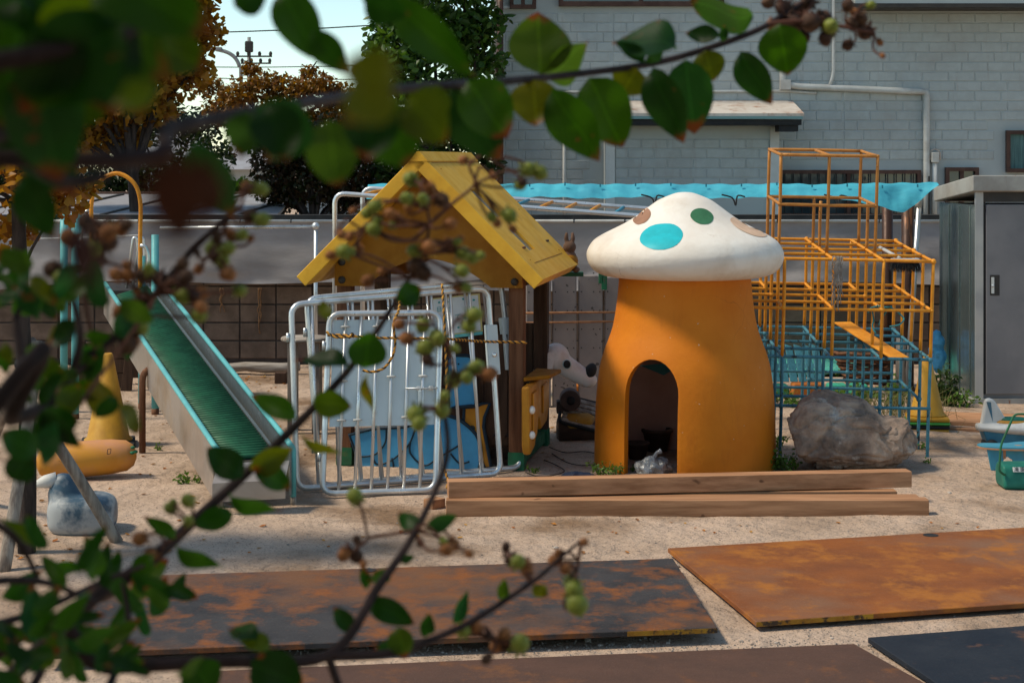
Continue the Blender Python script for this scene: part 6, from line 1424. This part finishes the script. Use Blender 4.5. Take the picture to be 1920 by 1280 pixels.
Cl = [(556, 786, 470, 735, 42, 1.28, 'g', .3, 1), (655, 690, 560, 648, 34, 1.3, 'g', .8, 3), (685, 690, 692, 622, 74, 1.3, 'g', .1, 0), (586, 752, 660, 762, 50, 1.28, 'g', .3, 0), (690, 700, 684, 785, 18, 1.28, 'y', .6, 3), (745, 562, 792, 540, 46, 1.32, 'g', .2, 0), (612, 600, 606, 562, 26, 1.3, 'y', .2, 0), (455, 895, 388, 838, 58, 1.26, 'g', .2, 0), (478, 872, 545, 915, 50, 1.27, 'g', -.2, 0), (430, 925, 518, 982, 30, 1.24, 'g', .7, 3), (438, 962, 362, 985, 44, 1.24, 'g', .1, 0), (565, 812, 638, 872, 16, 1.27, 'y', .7, 3), (330, 1022, 408, 1082, 30, 1.2, 'g', .7, 3), (330, 1010, 272, 965, 26, 1.2, 'g', .4, 1), (470, 880, 545, 845, 46, 1.27, 'y', .4, 1), (290, 1040, 240, 1095, 40, 1.2, 'g', .4, 1), (250, 1070, 330, 1130, 38, 1.18, 'g', .5, 1),
      (690, 1126, 778, 1168, 46, 1.22, 'g', .1, 0), (728, 1092, 702, 1068, 36, 1.24, 'g', .2, 0), (786, 1000, 748, 958, 36, 1.26, 'g', .2, 0), (798, 992, 858, 965, 30, 1.26, 'g', .3, 0), (750, 1052, 778, 1042, 16, 1.24, 'g', .2, 0), (660, 1182, 625, 1138, 34, 1.2, 'g', .2, 0), (800, 1192, 802, 1150, 28, 1.22, 'g', .2, 0), (942, 1122, 944, 1085, 22, 1.27, 'g', .2, 0), (1002, 1095, 1024, 1120, 28, 1.28, 'y', .2, 0), (745, 1175, 760, 1235, 48, 1.2, 'g', .2, 0), (740, 1220, 700, 1215, 30, 1.2, 'g', .3, 1), (850, 1170, 880, 1110, 22, 1.25, 'g', .5, 1), (690, 1100, 680, 1065, 22, 1.23, 'g', .3, 1), (470, 1240, 570, 1290, 90, 1.1, 'g', .2, 0), (360, 1240, 400, 1300, 80, 1.1, 'g', .2, 0), (480, 1200, 430, 1160, 40, 1.14, 'g', .5, 3), (505, 1225, 450, 1172, 34, 1.14, 'g', .7, 3)]
for a in Cl: lf(*a)
# dark lower corner and green left edge
for _ in range(64):
    x, y = rs.uniform(-60, 330), rs.uniform(1010, 1290)
    if y < 1290-(330-x)*.9-60 and y < 1080: continue
    z = rs.uniform(.9, 1.25); a = rs.uniform(-2.6, .6); l_ = rs.uniform(.018, .034)*F/z; lf(x, y, x+l_*math.cos(a), y+l_*math.sin(a), l_*rs.uniform(.25, .5), z, 'g', rs.uniform(-.9, .9), rs.choice((0, 1, 3)))
for pts in ([(-60, 1180, 1.0), (60, 1150, 1.05), (190, 1090, 1.1), (270, 1060, 1.12)], [(-40, 1090, 1.0), (80, 1090, 1.05), (180, 1130, 1.08)], [(60, 1290, 1.0), (120, 1180, 1.05), (170, 1120, 1.1)], [(200, 1300, 1.05), (240, 1180, 1.1), (230, 1090, 1.12)], [(-40, 960, .95), (30, 1010, 1.0), (70, 1080, 1.02)]): branch(pts, .003, .0014)
for _ in range(46):
    x, y = rs.uniform(-30, 250), rs.uniform(490, 760); z = rs.uniform(1.0, 1.15); a = rs.uniform(-3.1, 3.1); l_ = rs.uniform(.014, .026)*F/z
    if x > 150 and y < 560: continue
    lf(x, y, x+l_*math.cos(a), y+l_*math.sin(a), l_*rs.uniform(.4, .65), z, rs.choice('gggy'), rs.uniform(-.9, .9), rs.choice((0, 1, 2, 3)))
for a in ((60, 800, 150, 790, 70, 1.0, 'g', .2, 0), (75, 770, 148, 845, 42, 1.0, 'g', .5, 1), (70, 850, 0, 810, 60, .9, 'g', .2, 0), (110, 790, 70, 880, 45, .95, 'g', .3, 1), (150, 705, 185, 640, 60, 1.1, 'g', .2, 0), (110, 770, 150, 720, 50, 1.05, 'g', .2, 0), (210, 620, 260, 600, 50, 1.1, 'g', .1, 0), (20, 900, 60, 850, 60, .95, 'g', .2, 0)): lf(*a)
# seed pods on thin stalks
m_pg = M('green_pod', (.22, .26, .04), (.13, .15, .025), 60, .5, space='object'); m_pb = M('brown_pod', (.09, .045, .025), (.05, .025, .018), 60, .7); m_po = M('rusty_pod', (.32, .13, .045), (.2, .08, .03), 60, .7)
podm = {}
for k, mt in (('g', m_pg), ('b', m_pb), ('o', m_po)):
    q = MB(); prof = [(0, -.5), (.2, -.47), (.42, -.28), (.5, 0), (.44, .26), (.25, .45), (.08, .52), (.02, .66), (0, .68)]; q.lathe(prof, 12)
    for j in range(6):
        a = j*math.pi/3; q.prism([Vector((.1*math.cos(a), .1*math.sin(a), -.5)), Vector((.42*math.cos(a-.3), .42*math.sin(a-.3), -.42)), Vector((.62*math.cos(a), .62*math.sin(a), -.52)), Vector((.42*math.cos(a+.3), .42*math.sin(a+.3), -.42))], (0, 0, -.03))
    me = bpy.data.meshes.new('seed_pod'); me.from_pydata([tuple(v) for v in q.v], [], q.f)
    for p in me.polygons: p.use_smooth = True
    me.materials.append(mt); podm[k] = me
def pod(px, py, d, root, z, col):
    c = W(px, py, z); s = d*1.15*z/F; r = W(*root)
    q = MB(); m_ = r.lerp(c, .55)+Vector((rs.uniform(-.006, .006), rs.uniform(-.004, .004), rs.uniform(-.006, .01))); q.tube(smoothline([r, m_, c], 4), .0011, 5); q.build('stalk', m_thin, cm, smooth=True, world=True)
    up = (c-m_).normalized(); x, y, zz = frame(up); o = bpy.data.objects.new('seed_pod', podm[col]); COL.objects.link(o); o.parent = cm
    o.matrix_local = CMI @ basis(x*s, y*s, zz*s, c); return o
def panicle(axis_, pods, z, m=m_thin):
    pods = list(pods)
    for k in range(int(len(pods)*.7)):
        px, py, d, col = pods[k]; pods.append((px+rs.uniform(-42, 42), py+rs.uniform(-38, 38), d*rs.uniform(.55, .9), rs.choice(('g', 'o', 'b', col))))
    branch([(x, y, z) for x, y in axis_], .0016, .0009, m)
    for px, py, d, col in pods:
        rt_ = min(axis_, key=lambda p: (p[0]-px)**2+(p[1]-py)**2*1.2+(0 if p[1] > py-10 else 2500)); pod(px, py, d, (rt_[0], rt_[1], z), z+rs.uniform(-.02, .02), col)
panicle([(768, 520), (790, 480), (800, 450), (805, 420), (800, 390), (790, 350)], [(645, 472, 26, 'g'), (690, 527, 22, 'o'), (742, 410, 22, 'o'), (770, 336, 26, 'g'), (762, 372, 22, 'g'), (828, 375, 26, 'b'), (702, 388, 24, 'g'), (688, 400, 20, 'g'), (700, 430, 24, 'g'), (808, 352, 18, 'o'), (845, 420, 20, 'o'), (868, 475, 24, 'g'), (885, 482, 24, 'g'), (866, 508, 24, 'g'), (845, 458, 22, 'o'), (806, 462, 24, 'o'), (780, 500, 30, 'b'), (794, 512, 28, 'b'), (775, 470, 22, 'g'), (860, 540, 18, 'o')], 1.34)
panicle([(805, 420), (850, 380), (890, 345), (880, 310), (905, 290)], [(955, 404, 26, 'g'), (932, 418, 16, 'o'), (990, 318, 26, 'g'), (1012, 324, 26, 'g'), (868, 300, 16, 'o'), (925, 330, 14, 'o')], 1.36)
panicle([(805, 420), (770, 450), (720, 440), (680, 430), (650, 410)], [(655, 445, 16, 'o'), (675, 440, 14, 'o'), (640, 440, 16, 'o'), (672, 470, 18, 'o')], 1.35)
panicle([(832, 765), (845, 720), (850, 680), (835, 640), (815, 610)], [(793, 610, 26, 'g'), (797, 652, 30, 'g'), (850, 712, 28, 'g'), (892, 690, 28, 'g'), (828, 768, 28, 'g'), (778, 776, 30, 'g'), (818, 632, 28, 'g'), (762, 634, 24, 'o'), (748, 608, 20, 'o'), (880, 612, 24, 'g'), (890, 590, 26, 'g')], 1.31)
panicle([(430, 405), (420, 430), (405, 460), (390, 480)], [(455, 440, 20, 'g'), (398, 466, 26, 'g'), (428, 466, 24, 'g'), (418, 488, 24, 'g'), (430, 514, 24, 'o'), (372, 505, 18, 'o'), (492, 412, 26, 'g'), (470, 405, 26, 'b'), (490, 355, 24, 'g'), (462, 350, 20, 'o')], 1.16)
panicle([(300, 540), (285, 560), (270, 590), (255, 610)], [(345, 555, 30, 'g'), (350, 520, 26, 'b'), (325, 535, 28, 'b'), (298, 522, 28, 'b'), (268, 518, 26, 'b'), (240, 515, 24, 'o'), (218, 515, 24, 'o'), (240, 645, 34, 'b'), (270, 568, 34, 'b'), (262, 612, 30, 'g'), (246, 620, 28, 'b'), (380, 548, 22, 'o'), (378, 575, 22, 'o'), (450, 545, 22, 'g'), (225, 585, 26, 'o')], 1.13)
panicle([(180, 655), (160, 560), (175, 480), (190, 440)], [(190, 435, 36, 'b'), (205, 455, 30, 'b'), (180, 465, 30, 'g'), (210, 432, 28, 'g'), (160, 415, 28, 'b'), (128, 445, 30, 'o'), (98, 505, 30, 'b'), (115, 520, 26, 'g')], 1.06)
panicle([(1090, 1012), (1085, 1050), (1080, 1080)], [(1082, 1132, 38, 'g'), (1076, 1104, 30, 'g'), (1040, 1050, 22, 'o'), (1060, 1065, 20, 'o'), (1095, 1015, 14, 'o')], 1.31)
panicle([(873, 1170), (900, 1190), (930, 1200), (955, 1205)], [(975, 1205, 32, 'g'), (868, 1180, 26, 'g'), (945, 1190, 24, 'o'), (930, 1210, 22, 'o'), (912, 1235, 18, 'b')], 1.25)
panicle([(994, 1093), (985, 1070), (965, 1055)], [(961, 1050, 26, 'b'), (972, 1052, 24, 'g'), (988, 1060, 20, 'o')], 1.28)
panicle([(779, 995), (740, 1000), (690, 1010), (660, 1040)], [(668, 1042, 24, 'b'), (644, 1040, 22, 'o'), (850, 1020, 22, 'o'), (838, 1030, 22, 'o'), (788, 1018, 14, 'b'), (665, 930, 28, 'g')], 1.26)
panicle([(359, 980), (340, 1000), (310, 1020)], [(352, 938, 24, 'g'), (318, 952, 20, 'g'), (283, 1040, 26, 'o'), (262, 1010, 24, 'o')], 1.22)
panicle([(1480, 22), (1510, 30), (1560, 48), (1600, 52), (1640, 62)], [(1500, 20, 30, 'b'), (1520, 42, 34, 'b'), (1485, 45, 34, 'b'), (1545, 35, 28, 'b'), (1470, 15, 28, 'b'), (1505, 70, 26, 'b'), (1555, 60, 24, 'b'), (1600, 45, 26, 'b'), (1622, 60, 28, 'b'), (1615, 35, 22, 'b'), (1515, 5, 26, 'b'), (1440, 5, 22, 'b'), (1590, 10, 22, 'b'), (1650, 80, 12, 'o'), (1655, 105, 10, 'o'), (1548, 78, 18, 'b')], 1.66)
# mostly unseen crown, added around the view to block light from the near leaves
q = MB(); pts = []
while len(pts) < 19000:
    p = Vector((rs.uniform(-3.2, 1.9), rs.uniform(-2.9, 2.2), rs.uniform(.4, 4.3)))
    top = p.z > 2.5+max(0, p.y)*.14 and ((p.x+1.2)/1.6)**2+((p.y+.05)/1.2)**2+((p.z-3.1)/.75)**2 < 1
    side = p.x < -.30*max(p.y, 0)-.25 and ((p.x+1.15)/.9)**2+((p.y-.5)/1.0)**2+((p.z-2.35)/1.25)**2 < 1
    qx, qy = 960+p.x/max(p.y, .01)*F, HZ-(p.z-H)/max(p.y, .01)*F
    corner = p.y > .75 and qx < 230-60*noise.noise(Vector((qy*.02, 0, 0))) and qy < 60+50*noise.noise(Vector((qx*.015, 3, 0))) and p.z < 3.0 and p.x > -1.3
    behind = p.y < -.55 and ((p.x+.3)/2.2)**2+((p.y+1.7)/1.2)**2+((p.z-2.9)/1.5)**2 < 1
    if top or side or corner or behind: pts.append(p)
foliage(q, pts, .075, OVAL, rs, .8); q.build('crown', leafmat('shade_crown_leaf', [(.006, .014, .004), (.012, .03, .006), (.02, .045, .007)], .2), cm, world=True, fix=False)
